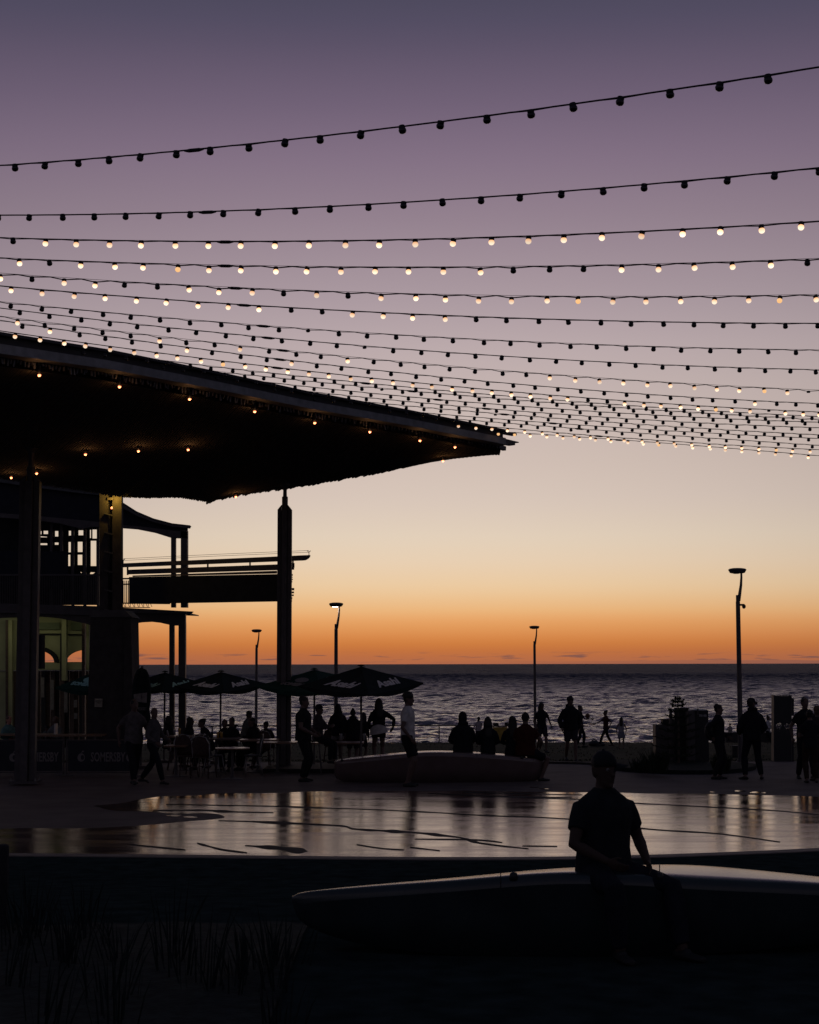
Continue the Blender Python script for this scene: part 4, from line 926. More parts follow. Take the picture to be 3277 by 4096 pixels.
for x0, y0, x1, y1 in ((1165, 2252, 1178, 2270), (1163, 2270, 1168, 2296), (1164, 2296, 1171, 2303), (1164, 2306, 1170, 2312), (1164, 2315, 1171, 2320), (1163, 2323, 1169, 2330), (1163, 2330, 1166, 2352), (1164, 2352, 1177, 2361), (1164, 2366, 1176, 2373), (1163, 2378, 1175, 2384), (1163, 2388, 1169, 2397), (1163, 2400, 1168, 2407)):
    plate('screen_clip', rc(x0, y0, x1, y1), 42.3, .06, M_steel, parent=scr)
for (x, y0, Y) in ((1236, 2221, 42.4), (493, 2253, 45.4)):
    t_ = 19; plate('y_bracket', rc(x - 1.2, y0 - 14, x + 1.2, y0 + 1), Y, .03, M_steel, parent=scr)
    plate('y_bracket', [(x - 1, y0 - 11), (x + 1, y0 - 13), (x - 6, y0 - t_), (x - 8, y0 - t_ + 1)], Y, .03, M_steel, parent=scr); plate('y_bracket', [(x - 1, y0 - 13), (x + 1, y0 - 11), (x + 8, y0 - t_ + 1), (x + 6, y0 - t_)], Y, .03, M_steel, parent=scr)
for da, db in ((-18, -18), (-11, -11)): MB().tube([P(493, 2253 + da, 45.4), P(860, 2235.5 + da, 43.9), P(1236, 2220 + db, 42.4)], .005, 5).build('tension_wire', M_wire, scr)

# ------------------------------------------------------------------ right hand planting, bins, screen tower
def boxpx(name, x0, y0, x1, y1, Y, d, m, label=None, cat=None, parent=None):
    a = P(x0, y1, Y); b = P(x1, y0, Y); o = MB().box((a.x, Y, a.z), (b.x, Y + d, b.z)).build(name, m, parent)
    if label: tag(o, label, cat)
    return o
def base_to_ground(Y): return 2656 + (2.5 - gz(Y)) * F / Y
r_ = thing('bin_enclosure', P(2795, 3040, 42.6), 'tall dark litter enclosure with a rounded lid of painted sheen, left of the standing man', 'bin')
gy = 3044
c = P(2795, gy, 42.7); zt = P(2795, 2842, 42.7).z
boxpx('panel', 2780, 2842, 2834, gy, 42.6, .42, M_black, parent=r_); boxpx('panel', 2756, 2845, 2779.5, gy - 2, 42.55, .40, M_steel, parent=r_)
MB().lathe((P(2795, 2842, 42.6).x, 42.8, zt), [(.25, 0), (.26, .015), (.20, .03), (.05, .038)], 20).build('lid', M_white, r_, smooth=True)  # white colour stands in for a bright reflection on the top
boxpx('post', 2790, 2834, 2795, 2860, 42.5, .03, M_steel, parent=r_)
text('lettering', '35100', .075, P(2812, 2863, 42.58), (1, 0, 0), (0, 0, 1), M_print, r_)
boxpx('planter_box', 2625, 2899, 2702, 3052, 43.4, .5, M_steel, 'waist high dark box at the left end of the bed, left of the small pine', 'box')
boxpx('planter_box', 2652, 2876, 2700, 2898.5, 43.5, .35, M_black, 'smaller black box sitting on top of the waist high dark box', 'box')
boxpx('bollard', 2681, 2833, 2689, 3052, 43.0, .06, M_steel, 'slim upright post just left of the small pine', 'post')
boxpx('sign_panel', 2701, 2831, 2754, 3050, 43.1, .05, M_black, 'dark upright sign board directly behind the small pine', 'sign')
w_ = boxpx('seat_wall', 2905, 2931, 3105, 2970, 50.5, .5, M_render, 'low rendered wall on the lawn behind the capped man', 'wall')
s_ = thing('litter_bin', P(2945, 3030, 44.8), 'short dark litter bin at the foot of the tallest street lamp', 'bin')
MB().lathe(P(2948, 3030, 44.8), [(.12, 0), (.13, .05), (.13, .28), (.145, .29), (.13, .31)], 14).build('body', M_black, s_, smooth=False)
# Norfolk pine sapling
pn = thing('pine_sapling', G(2716, 3066), 'small Norfolk pine sapling with flat tiers of branches in the bed', 'tree')
b0 = G(2716, 3066); zt = P(2716, 2778, b0.y).z
MB().tube([b0, b0 + Vector((.01, 0, zt * .5)), (b0.x, b0.y, zt)], [.03, .022, .006], 8).build('trunk', M_timber, pn)
cr_ = MB()
for py, hw, n_ in ((2788, .05, 4), (2800, .17, 6), (2816, .20, 6), (2838, .26, 6), (2862, .31, 7), (2892, .46, 7), (2918, .52, 7), (2948, .56, 7), (2984, .60, 7), (3015, .55, 6)):
    z = P(2716, py, b0.y).z; a0 = random.uniform(0, 6)
    for k in range(n_):
        a = a0 + 2 * math.pi * k / n_ + random.uniform(-.2, .2); L_ = hw * random.uniform(.8, 1.1); c0 = Vector((b0.x, b0.y, z - .03)); dr = Vector((math.cos(a), math.sin(a), 0)); sd = Vector((-dr.y, dr.x, 0))
        tip = c0 + dr * L_ + Vector((0, 0, .03 + .02 * L_)); mid = c0 + dr * L_ * .5 + Vector((0, 0, -.035))
        cr_.tube([c0, mid, tip], [.008, .007, .004], 4)
        for q in range(18):
            u = .15 + .85 * q / 17; pp = (c0.lerp(mid, u * 2) if u < .5 else mid.lerp(tip, (u - .5) * 2)); wdt = .055 * math.sin(math.pi * min(1, u * .8 + .2)) + .02
            for sg in (-1, 1):
                e = pp + sd * sg * wdt * random.uniform(.7, 1.3) + dr * .03 + Vector((0, 0, random.uniform(-.03, .035)))
                cr_.add([pp - dr * .012, pp + dr * .012, e, e - dr * .012 + Vector((0, 0, .012))], [(0, 1, 2, 3)])
cr_.build('crown', M_leaf, pn)
# perforated screen tower
tw = thing('screen_tower', P(3136, 3050, 44.6), 'tall dark rectangular tower pierced by small holes, near the right edge', 'tower')
hs = []
random.seed(11)
for cx in (3117, 3150):
    for i in range(-3, 4):
        for j in range(-3, 4):
            if i * i + j * j > 11 or random.random() < .30: continue
            x, y = cx + i * 3.4, 2903 + j * 3.6; w = random.uniform(.9, 1.5); hs.append(rc(x - w, y - w, x + w, y + w))
for i in range(26):
    x, y = random.uniform(3104, 3162), 2925 + random.uniform(-10, 12)
    if all(abs(x - h[0][0]) > 5 or abs(y - h[0][1]) > 5 for h in hs): hs.append(rc(x - .6, y - .6, x + .6, y + .6))
plate('perforated_panel', rc(3098, 2784, 3166, 3056), 44.6, .02, M_black, hs, parent=tw)
plate('frame', rc(3096, 2783, 3098, 3057), 44.59, .30, M_steel, parent=tw); plate('frame', rc(3166, 2783, 3168, 3057), 44.59, .30, M_steel, parent=tw); plate('top_cap', rc(3096, 2781, 3168, 2783), 44.58, .32, M_steel, parent=tw)
plate('side_box', rc(3168.5, 2793, 3177, 2864), 44.6, .22, M_black, parent=tw); plate('lower_box', rc(3104, 2960, 3176, 3058), 44.65, .25, M_black, parent=tw)
# lawn things
tb = thing('picnic_table', P(2001, 2965, 56), 'table with a yellow cloth on the lawn beyond the bench', 'table')
a = P(1972, 2904, 56); b_ = P(2030, 2904, 56)
MB().box((a.x, 56, a.z - .03), (b_.x, 56.5, a.z)).build('table_top', M_timber, tb)
rows = [[Vector((a.x + (b_.x - a.x) * i / 24, 55.985 + .012 * math.sin(i * 1.9) * k, a.z - .035 - .48 * k)) for i in range(25)] for k in (0, .5, 1)]
MB().grid(rows).build('table_cloth', M_yel, tb)
for x in (a.x + .03, b_.x - .03): MB().tube([(x, 56.2, gz(56)), (x, 56.2, a.z - .03)], .015, 6).build('leg', M_steel, tb)
for y0, (px, w, hh, lb) in enumerate(((1984, .17, .10, 'dark box on the left end of the yellow clothed table'), (2026, .10, .11, 'small dark box on the right end of the yellow clothed table'))):
    c = P(px, 2904, 56.2); tag(MB().box((c.x - w / 2, 56.1, c.z + .001), (c.x + w / 2, 56.35, c.z + hh)).build('storage_box', M_black), lb, 'box')
for (px, py, sx, lb) in ((2378, 2985, .22, 'dark slumped bag on the lawn behind the striding child'), (2408, 2986, .13, 'smaller dark bag lying right of the slumped bag on the lawn')):
    c = P(px, py, 61); mb = MB().ball((c.x, 61, gz(61) + sx * .38), sx, 14, 8, (1, .7, .5)); mb.tube([(c.x - sx * .5, 61, gz(61) + sx * .7), (c.x, 61, gz(61) + sx * 1.15), (c.x + sx * .5, 61, gz(61) + sx * .7)], .02, 6)
    tag(mb.build('bag', M_black, smooth=True), lb, 'bag')
bo = P(2351, 2864, 61.5); ball = MB().ball(bo, .088, 16, 10)
tag(ball.build('ball', mat('orange_ball_rubber', (.12, .05, .025), .7, .2, 20), smooth=True), 'round ball balanced on the hand of the youth by the water', 'ball')
# bollard at the left edge and a cigarette end on the plaza
bp_ = P(14, 3376, 13.4); tag(MB().lathe((bp_.x, 13.4, .45), [(.045, 0), (.045, bp_.z - .47), (.038, bp_.z - .455), (.01, bp_.z - .45)], 12).build('bollard', M_screen), 'dark round bollard at the extreme left edge above the grasses', 'bollard')

# ------------------------------------------------------------------ people
def V(*a): return Vector(a)
def loft(mb, rings, lat=V(1, 0, 0), n=12):
    pts = [Vector(r[0]) for r in rings]; k = len(mb.v); N_ = len(rings)
    for i, r in enumerate(rings):
        t_ = (pts[min(i + 1, N_ - 1)] - pts[max(i - 1, 0)])
        t_ = t_.normalized() if t_.length > 1e-6 else V(0, 0, 1)
        l = lat - t_ * lat.dot(t_)
        if l.length < .1: l = V(0, 1, 0) - t_ * t_.y
        l.normalize(); d = t_.cross(l); ry = r[2] if len(r) > 2 else r[1]
        for j in range(n): a = 2 * math.pi * j / n; mb.v.append(tuple(pts[i] + l * r[1] * math.cos(a) + d * ry * math.sin(a)))
    for i in range(N_ - 1):
        for j in range(n): a = k + i * n + j; b = k + i * n + (j + 1) % n; mb.f.append((a, b, b + n, a + n))
    mb.f.append(tuple(k + j for j in reversed(range(n)))); mb.f.append(tuple(k + (N_ - 1) * n + j for j in range(n)))
def cap(mb, a, ra, b, rb, n=10):       # tapered capsule
    a = Vector(a); b = Vector(b); d = (b - a); L_ = d.length
    if L_ < 1e-5: return
    d /= L_; loft(mb, [(a - d * ra * .95, ra * .3), (a - d * ra * .6, ra * .8), (a, ra), (b, rb), (b + d * rb * .6, rb * .8), (b + d * rb * .95, rb * .3)], V(1, 0.01, 0), n)
def ik(a, b, l1, l2, pole):
    a, b, pole = Vector(a), Vector(b), Vector(pole); d = b - a; L_ = d.length; mx_ = (l1 + l2) * .995
    if L_ > mx_: b = a + d * mx_ / L_; d = b - a; L_ = mx_
    x = (l1 * l1 - l2 * l2 + L_ * L_) / (2 * L_); h = math.sqrt(max(0, l1 * l1 - x * x)); dn = d / L_
    p = pole - dn * pole.dot(dn); p = p.normalized() if p.length > 1e-4 else V(0, -1, 0)
    return a + dn * x + p * h, b
def remesh_obj(name, mb, m, parent, vox, it=2, smooth=True):
    me = mb.mesh(name, True); o = mlink(name, me, m, parent, True)
    r = o.modifiers.new('skin', 'REMESH'); r.mode = 'VOXEL'; r.voxel_size = vox; r.use_smooth_shade = True
    if it: s = o.modifiers.new('relax', 'SMOOTH'); s.factor = .5; s.iterations = it
    return o
_cl = {}
def cloth(c):
    if c not in _cl: _cl[c] = mat('cloth_%02d' % len(_cl), c, .9, .22, 12, .2, 60, spec=.15)
    return _cl[c]
DK = (.014, .014, .018)
def person(loc, yaw, s, label, hip=(0, 0, .93), lean=0, side=0, feet=((.10, 0, 0), (-.10, 0, 0)), wr=((.25, -.03, .88), (-.25, -.03, .88)), fy=(10, -10), knee=((.15, -1, 0), (-.15, -1, 0)), elb=((.5, .8, 0), (-.5, .8, 0)),
           hy=0, hp=0, hair='short', hcol=None, top='tee', tcol=DK, bot='trousers', bcol=DK, skin=None, fat=1.0, vox=.018, slump=0, twist=0, detail=False, curl=.5, group='people on and around the plaza', brim=0, shoes=True, tuck=0):
    root = thing('person', loc, label, 'person', group, R(yaw)); root.scale = (s, s, s)
    skin = skin or M_skin; hcol = hcol or M_hair
    hip = Vector(hip); ln = R(lean); sd = R(side); tw = R(twist)
    upv = V(math.sin(sd), -math.sin(ln), math.cos(ln)).normalized(); ft = V(0, -math.cos(ln), -math.sin(ln)); lat = V(math.cos(tw), math.sin(tw), -math.sin(sd)).normalized()
    up2 = (upv + V(0, -slump * .35, 0)).normalized()
    def sp(h): return hip + upv * min(h, .28) + up2 * max(0, h - .28)
    neck = sp(.565); f = fat
    tor = [(sp(-.12), .09 * f, .085 * f), (sp(-.06), .155 * f, .115 * f), (sp(.03), .165 * f, .12 * f), (sp(.15), .142 * f, .105 * f), (sp(.27), .150 * f, .112 * f), (sp(.38), .165 * f, .118 * f), (sp(.45), .168 * f, .105 * f), (sp(.50), .135, .085), (sp(.54), .085, .065), (sp(.58), .056, .056), (sp(.63), .05, .052)]
    sh = [sp(.432) + lat * .165 * (1 if k == 0 else -1) for k in (0, 1)]
    hj = [hip + V(.088, 0, -.03), hip + V(-.088, 0, -.03)]
    body = MB(); loft(body, tor, lat, 16)
    # head
    hyr, hpr = R(hy), R(hp); Hf = V(math.sin(hyr) * math.cos(hpr), -math.cos(hyr) * math.cos(hpr), -math.sin(hpr)); Hl = V(math.cos(hyr), math.sin(hyr), 0); Hu = Hl.cross(-Hf).normalized()
    if Hu.z < 0: Hu = -Hu
    hc = neck + up2 * .035 + V(0, 0, .088) + V(0, -.014, 0)
    def hp_(h, f_, l=0): return hc + Hu * h + Hf * f_ + Hl * l
    hr = [(-.118, .050, .020, .022), (-.105, .046, .038, .040), (-.08, .032, .052, .060), (-.055, .020, .060, .076), (-.02, .008, .068, .090), (.015, 0, .0735, .094), (.05, -.004, .074, .094), (.085, -.008, .064, .083), (.108, -.012, .045, .058), (.122, -.014, .018, .025)]
    loft(body, [(hp_(h, f_), a, b_) for h, f_, a, b_ in hr], Hl, 16)
    cap(body, neck - up2 * .03, .062 * (1 + (f - 1) * .5), hp_(-.06, -.015), .052)
    cap(body, hp_(.012, .088), .010, hp_(-.028, .106), .014, 8)                      # nose
    cap(body, hp_(-.052, .086, -.016), .009, hp_(-.052, .086, .016), .009, 8); cap(body, hp_(-.066, .082, -.013), .009, hp_(-.066, .082, .013), .009, 8)
    cap(body, hp_(-.10, .07), .022, hp_(-.09, .06), .03, 8)                          # chin
    for sg in (-1, 1):
        cap(body, hp_(-.03, -.012, sg * .074), .010, hp_(.02, -.02, sg * .081), .014, 8); cap(body, hp_(.036, .075, sg * .018), .010, hp_(.036, .066, sg * .045), .009, 8)
    tcl = MB(); bcl = MB(); arms = []
    for k, sg in ((0, 1), (1, -1)):
        e, w = ik(sh[k], wr[k], .285, .26, elb[k]); arms.append((sh[k], e, w))
        af = 1 + (f - 1) * 1.2; body_arm = [(sh[k], .052), (sh[k].lerp(e, .25), .049), (sh[k].lerp(e, .6), .042), (e, .036), (e.lerp(w, .25), .038), (e.lerp(w, .7), .028), (w, .023)]; body_arm = [(p_, r_ * af) for p_, r_ in body_arm]
        loft(body, [(sh[k] - (e - sh[k]).normalized() * .035, .03)] + body_arm, V(1, .1, 0), 10)
        hd = (w - e).normalized(); pn = V(-sg, .3, 0); pn = (pn - hd * pn.dot(hd)).normalized(); sdv = hd.cross(pn).normalized()
        if sdv.y > 0: sdv = -sdv      # thumb side points forward
        pe = w + hd * .085
        loft(body, [(w - hd * .01, .024, .022), (w + hd * .02, .032, .018), (w + hd * .06, .040, .015), (pe, .038, .013)], sdv, 10)
        for q, (off, L_) in enumerate(((.029, .068), (.010, .076), (-.010, .071), (-.028, .056))):
            b0_ = pe + sdv * off - hd * .01; c_ = curl * (1 + .12 * q); d1 = (hd * math.cos(c_ * .5) + pn * math.sin(c_ * .5)); d2 = (hd * math.cos(c_ * 1.3) + pn * math.sin(c_ * 1.3))
            m1 = b0_ + d1 * (L_ * .55 + .01); cap(body, b0_, .0088, m1, .008, 7); cap(body, m1, .008, m1 + d2 * L_ * .5, .0066, 7)
        t0 = w + hd * .025 + sdv * .028; t1 = t0 + (sdv * .65 + hd * .75 + pn * .25).normalized() * .042; cap(body, t0, .011, t1, .0095, 7); cap(body, t1, .0095, t1 + (hd + sdv * .15 + pn * .35).normalized() * .03, .008, 7)
        slv = {'tee': (.62, 0), 'singlet': (0, 0), 'long': (1, .97), 'hoodie': (1, .97)}.get(top, (.62, 0))
        if slv[0] > 0:
            wd = .014 if top != 'hoodie' else .024
            end = sh[k].lerp(e, slv[0]); rr = [(sh[k] + V(-sg * .05, 0, .012), .040 + wd), (sh[k] + (e - sh[k]) * .05, .050 + wd), (sh[k].lerp(end, .5), .05 + wd), (end, (.046 if slv[0] < 1 else .04) + wd)]
            if slv[1]: rr += [(e.lerp(w, .4), .040 + wd), (e.lerp(w, slv[1]), .027 + wd)]
            loft(tcl, [(p_, r_ * (1 + (f - 1) * .8)) for p_, r_ in rr], V(1, .1, 0), 12)
    for k, sg in ((0, 1), (1, -1)):
        an = Vector(feet[k]) + V(0, 0, .08); kn, an = ik(hj[k], an, .435, .42, knee[k])
        fa = R(fy[k]); fd = V(math.sin(fa), -math.cos(fa), 0); pitch = feet[k][2]
        lg = [(hj[k] + V(0, 0, .04), .085), (hj[k], .088), (hj[k].lerp(kn, .35), .078), (hj[k].lerp(kn, .8), .058), (kn, .052), (kn.lerp(an, .25), .055), (kn.lerp(an, .55), .045), (kn.lerp(an, .9), .034), (an, .034)]
        lg = [(p_, r * (1 + (f - 1) * .6)) for p_, r in lg]
        loft(body, lg, V(1, 0, 0), 12)
        heel = an - fd * .05 + V(0, 0, -.045); toe = an + fd * .165 + V(0, 0, -.058 - (.05 if pitch > .03 else 0))
        loft(body, [(an + V(0, 0, .01), .03), (an + fd * .02 + V(0, 0, -.03), .036, .03), (an + fd * .08 + V(0, 0, -.05), .042, .022), (toe, .038, .016)], fd.cross(V(0, 0, 1)), 10); cap(body, heel, .028, an, .033)
        if shoes:
            shl = MB(); cap(shl, heel + V(0, 0, -.004), .036, an + fd * .03 + V(0, 0, -.035), .042, 10); loft(shl, [(an - fd * .03 + V(0, 0, -.048), .040, .032), (an + fd * .06 + V(0, 0, -.05), .048, .030), (an + fd * .13 + V(0, 0, -.056), .047, .025), (toe + fd * .02, .034, .018)], fd.cross(V(0, 0, 1)), 12)
        if shoes: remesh_obj('shoe', shl, M_shoe, root, vox * .9, 1)
        inf = .016
        if bot in ('trousers', 'jeans'): q = [(p_, r + inf + (.006 if i > 4 else 0)) for i, (p_, r) in enumerate(lg)]; q[-1] = (an + V(0, 0, .02), .052); loft(bcl, q, V(1, 0, 0), 14)
        elif bot == 'shorts':
            q = [(p_, r + inf + .012) for p_, r in lg[:3]] + [(hj[k].lerp(kn, .55), .092), (hj[k].lerp(kn, .82), .090)]; loft(bcl, q, V(1, 0, 0), 14)
        elif bot == 'hotpants':
            q = [(p_, r + inf) for p_, r in lg[:2]] + [(hj[k].lerp(kn, .38), .094)]; loft(bcl, q, V(1, 0, 0), 14)
    if bot == 'skirt':
        kk = (hj[0] + hj[1]) / 2; loft(bcl, [(sp(.08), .16 * f, .12 * f), (hip, .185 * f, .145 * f), (hip - V(0, 0, .15), .205, .165), (hip - V(0, 0, .36), .225, .185)], lat, 18)
    else: loft(bcl, [(sp(.10), .155 * f, .118 * f), (sp(.03), .182 * f, .138 * f), (sp(-.06), .175 * f, .132 * f), (sp(-.12), .12, .10)], lat, 16)
    w_ = .016 if top != 'hoodie' else .03
    hem = -.10 if not tuck else .02
    rr = [(sp(hem), (.165 + w_) * f, (.125 + w_) * f), (sp(0.03), (.166 + w_) * f, (.122 + w_) * f), (sp(.15), (.152 + w_) * f, (.114 + w_) * f), (sp(.27), (.155 + w_) * f, (.117 + w_) * f), (sp(.38), (.167 + w_) * f, (.121 + w_) * f), (sp(.45), (.170 + w_) * f, (.107 + w_) * f), (sp(.503), .138 + w_, .088 + w_ * .8), (sp(.545), .088 + w_ * .6, .070 + w_ * .5), (sp(.568), .068 + w_ * .4, .062 + w_ * .4)]
    loft(tcl, rr, lat, 18)
    if top == 'hoodie': loft(tcl, [(neck - ft * .03 - lat * .10, .04), (neck - ft * .085 + V(0, 0, .02) - lat * .04, .055), (neck - ft * .085 + V(0, 0, .02) + lat * .04, .055), (neck - ft * .03 + lat * .10, .04)], V(0, 0, 1), 10)
    remesh_obj('body', body, skin, root, vox * .8 if not detail else vox, 1 if detail else 1)
    remesh_obj('top', tcl, cloth(tcol), root, vox); remesh_obj('bottoms', bcl, cloth(bcol), root, vox)
    # hair and hats
    hm = MB()
    if hair not in ('bald',):
        g_ = .011 if hair != 'curly' else .022
        base = [(h, f_ - .012, a + g_, b_ + g_) for h, f_, a, b_ in hr if h > .03]; base = [(.028, -.022, .0735 + g_, .080 + g_)] + base; base[-1] = (.130, -.016, .03, .038)
        loft(hm, [(hp_(h, f_), a, b_) for h, f_, a, b_ in base], Hl, 16)
        loft(hm, [(hp_(-.055, -.055), .055, .04), (hp_(-.02, -.045), .070, .055), (hp_(.03, -.035), .076, .07), (hp_(.07, -.03), .07, .07)], Hl, 14)
    if hair == 'curly':
        random.seed(int(abs(loc[0] * 100)))
        for i in range(26):
            a = random.uniform(0, 6.28); e_ = random.uniform(.1, 1.4); cap(hm, hp_(.04, -.02), .02, hp_(.045 + .095 * math.sin(e_), -.01 + .10 * math.cos(e_) * math.cos(a), .09 * math.cos(e_) * math.sin(a)), .02, 7)
    if hair == 'long':
        loft(hm, [(hp_(.06, -.05), .07, .05), (hp_(-.02, -.065), .085, .05), (hp_(-.10, -.075), .095, .045), (sp(.47) - ft * .10, .10, .04), (sp(.38) - ft * .13, .09, .03), (sp(.32) - ft * .135, .05, .02)], Hl, 14)
        for sg in (-1, 1): loft(hm, [(hp_(.06, 0, sg * .06), .03), (hp_(-.03, .0, sg * .082), .028), (hp_(-.12, -.01, sg * .09), .028), (sp(.45) + ft * .03 + lat * sg * .09, .022)], Hl, 8)
    if hair == 'pony': cap(hm, hp_(.05, -.10), .025, hp_(.05, -.13), .03); loft(hm, [(hp_(.05, -.12), .028), (hp_(.0, -.15), .035), (hp_(-.08, -.15), .032), (hp_(-.17, -.13), .012)], Hl, 10)
    if hair == 'bun': hm.ball(hp_(.10, -.085), .042, 12, 8)
    if hair == 'topbun': hm.ball(hp_(.135, -.05), .042, 12, 8)
    if hair == 'hood': loft(hm, [(hp_(-.11, -.03), .09, .085), (hp_(-.05, -.02), .098, .105), (hp_(.02, -.015), .099, .112), (hp_(.08, -.018), .088, .104), (hp_(.118, -.02), .066, .082), (hp_(.140, -.022), .034, .04)], Hl, 16)
    if hm.v and hair not in ('cap', 'beanie'): remesh_obj('hair' if hair != 'hood' else 'hood', hm, hcol if hair != 'hood' else cloth(tcol), root, .012, 1)
    elif hm.v:
        remesh_obj('hair', hm, hcol, root, .012, 1)
        cp = MB(); loft(cp, [(hp_(.028, -.004), .082, .102), (hp_(.06, -.006), .083, .102), (hp_(.095, -.009), .072, .088), (hp_(.122, -.012), .048, .06), (hp_(.138, -.014), .015, .02)], Hl, 18)
        hat = cp.build('cap' if hair == 'cap' else 'beanie', cloth(tcol if detail else DK), root, True, True)
        if hair == 'cap':
            cp = MB(); rows = []; br = R(brim); bf = Hf * math.cos(br) + Hl * math.sin(br); bl = -Hf * math.sin(br) + Hl * math.cos(br)
            for i in range(9):
                a = R(-62 + 124 * i / 8); o_ = bf * math.cos(a) + bl * math.sin(a)
                rows.append([hp_(.045, -.004) + o_ * q_ * 1.0 + Hu * (-(abs(a)) ** 2 * .042 - (q_ - .08) * .10) for q_ in (.078, .11, .095 + .075 * math.cos(a * 1.25))])
            cp.grid(rows); vs = cp.v[:]; cp.v += [(x, y, z + .008) for x, y, z in vs]; nf = [tuple(i + len(vs) for i in fc) for fc in cp.f]; cp.f += nf
            for i in range(8): a = i * 3 + 2; b_ = a + 3; cp.f.append((a, b_, b_ + len(vs), a + len(vs)))
            cp.build('brim', hat.data.materials[0], hat, True, True); MB().ball(hp_(.140, -.014), .011, 8, 5).build('button', hat.data.materials[0], hat, True, True)
    if detail:
        for sg in (-1, 1):
            ey = MB().ball(hp_(.012, .080, sg * .031), .0125, 12, 8).build('eye', mat('eye_white', (.16, .15, .14), .7, .02), root, True, True)
            MB().ball(hp_(.012, .0895, sg * .031), .0055, 8, 6).build('iris', M_black, ey, True, True)
    return root, arms

def at_feet(px, py, crown, **k):        # standing: feet and crown seen at these heights
    g_ = G(px, py, 0)
    if g_.y > 44: 
        for _ in range(6): g_ = G(px, py, gz(g_.y))
    zt = P(px, crown, g_.y).z; return (g_.x, g_.y, g_.z), (zt - g_.z) / 1.765
def stander(px, py, crown, yaw, label, **k):
    loc, s = at_feet(px, py, crown); return person(loc, yaw, s, label, **k)
def sitter(px, Y, crown, seat, yaw, label, ht=.90, ground=0.0, **k):
    zt = P(px, crown, Y).z; s = (zt - seat) / ht; p = P(px, 3000, Y)
    kw = dict(hip=(0, 0, (seat - ground) / s + .10), feet=((.13, -.46, 0), (-.13, -.44, 0)), wr=((.14, -.34, (seat - ground) / s + .25), (-.14, -.34, (seat - ground) / s + .25)), knee=((.2, -.4, 1), (-.2, -.4, 1)), slump=.15)
    kw.update(k); return person((p.x, Y, ground), yaw, s, label, **kw)

# seated man in the foreground
sz = BENCH_Z
person((P(2415, 3478, 12.4).x, 12.40, .45), 12, 1.015, 'man in a cap and T-shirt sitting on the near bench, dark against the wet pool', hip=(0, 0, (sz - .45) + .035), lean=2, slump=.10, skin=mat('shaded_skin', (.065, .042, .034), .7, .1, spec=.2),  # skin colour darkened to carry the shade on the man's front
       feet=((.42, -.42, 0), (-.02, -.40, 0)), fy=(30, 5), knee=((.7, -.5, .8), (-.1, -.6, 1)), wr=((.285, -.12, .63), (-.06, -.26, .66)), elb=((.30, 1, 0), (-1, .35, 0)),
       hy=18, hp=2, hair='cap', brim=62, top='tee', tcol=(.016, .018, .022), bot='trousers', bcol=(.014, .016, .024), vox=.0085, detail=True, curl=.5, fat=1.14)

WALK = dict(feet=((.07, -.26, 0), (-.08, .30, .05)), wr=((.27, .12, .90), (-.27, -.20, .92)))
# standing group by the umbrellas
stander(1213, 3126, 2780, 78, 'big man in dark clothes standing side on, just right of the slender column', fat=1.22, hy=4, tcol=DK, bcol=(.012, .012, .015), wr=((.22, -.22, .98), (-.20, -.24, .98)))
sitter(1272, 39.6, 2818, .75, 75, 'person in a beanie perched on a bar stool behind the big standing man', hair='beanie', top='long', tcol=(.06, .055, .06), bcol=DK, wr=((.12, -.34, 1.22), (-.12, -.36, 1.20)), feet=((.10, -.42, .26), (-.10, -.36, .26)), ht=.92)
stander(1352, 3062, 2812, 205, 'long haired woman in a dark jacket with a pale hem, left in the standing group', hair='long', hy=-35, top='hoodie', tcol=DK, bot='hotpants', bcol=(.24, .22, .21), wr=((.16, -.24, 1.0), (-.18, -.22, 1.0)))
stander(1412, 3066, 2835, 180, 'shorter person with a small bun and dark jumper in the middle of the standing group', hair='topbun', top='hoodie', tcol=DK, bot='shorts', bcol=DK, wr=((.16, -.26, 1.05), (-.16, -.26, 1.05)), fat=1.08)
stander(1447, 3054, 2846, 150, 'person half hidden behind the one with the small bun, leaning in', hair='long', top='long', tcol=DK, bot='skirt', bcol=DK, lean=12)
stander(1516, 3064, 2790, 190, 'long haired woman with a white shirt hem, holding a bottle out', hair='long', top='long', tcol=DK, bot='hotpants', bcol=DK, wr=((.20, -.15, .95), (-.40, -.14, 1.00)), elb=((.5, .8, 0), (-.6, .6, .1)), hy=0)
hem = thing('shirt_hem', P(1516, 2930, 37.6), 'pale shirt tied round the waist of the woman with the bottle', 'shirt')
pm_ = G(1516, 3064)
mbh = MB(); zc = P(1516, 2922, pm_.y).z; rows = []
for i in range(15):
    a = R(195 + 150 * i / 14); u = i / 14; rows.append([(pm_.x + .22 * math.cos(a), pm_.y + .165 * math.sin(a), zc + .03 + .12 * math.sin(math.pi * u)), (pm_.x + .235 * math.cos(a), pm_.y + .18 * math.sin(a), zc - .13 + .10 * u)])
mbh.grid(rows).build('cloth', cloth((.5, .47, .46)), hem, smooth=True)
bt = P(1567, 2917, pm_.y + .05); tag(MB().tube([bt + V(-.03, 0, -.07), bt + V(0, 0, .0), bt + V(.012, 0, .03), bt + V(.03, 0, .07)], [.028, .028, .014, .012], 10).build('bottle', M_black, smooth=True), 'dark bottle in the outstretched hand of the long haired woman', 'bottle')
stander(1632, 3146, 2766, 80, 'tall man in a white T-shirt standing side on in front of the bench', hair='curly', top='tee', tcol=(.50, .47, .46), bot='shorts', bcol=(.012, .012, .014), hy=4, wr=((.24, .02, .86), (-.22, -.10, .90)), shoes=True)
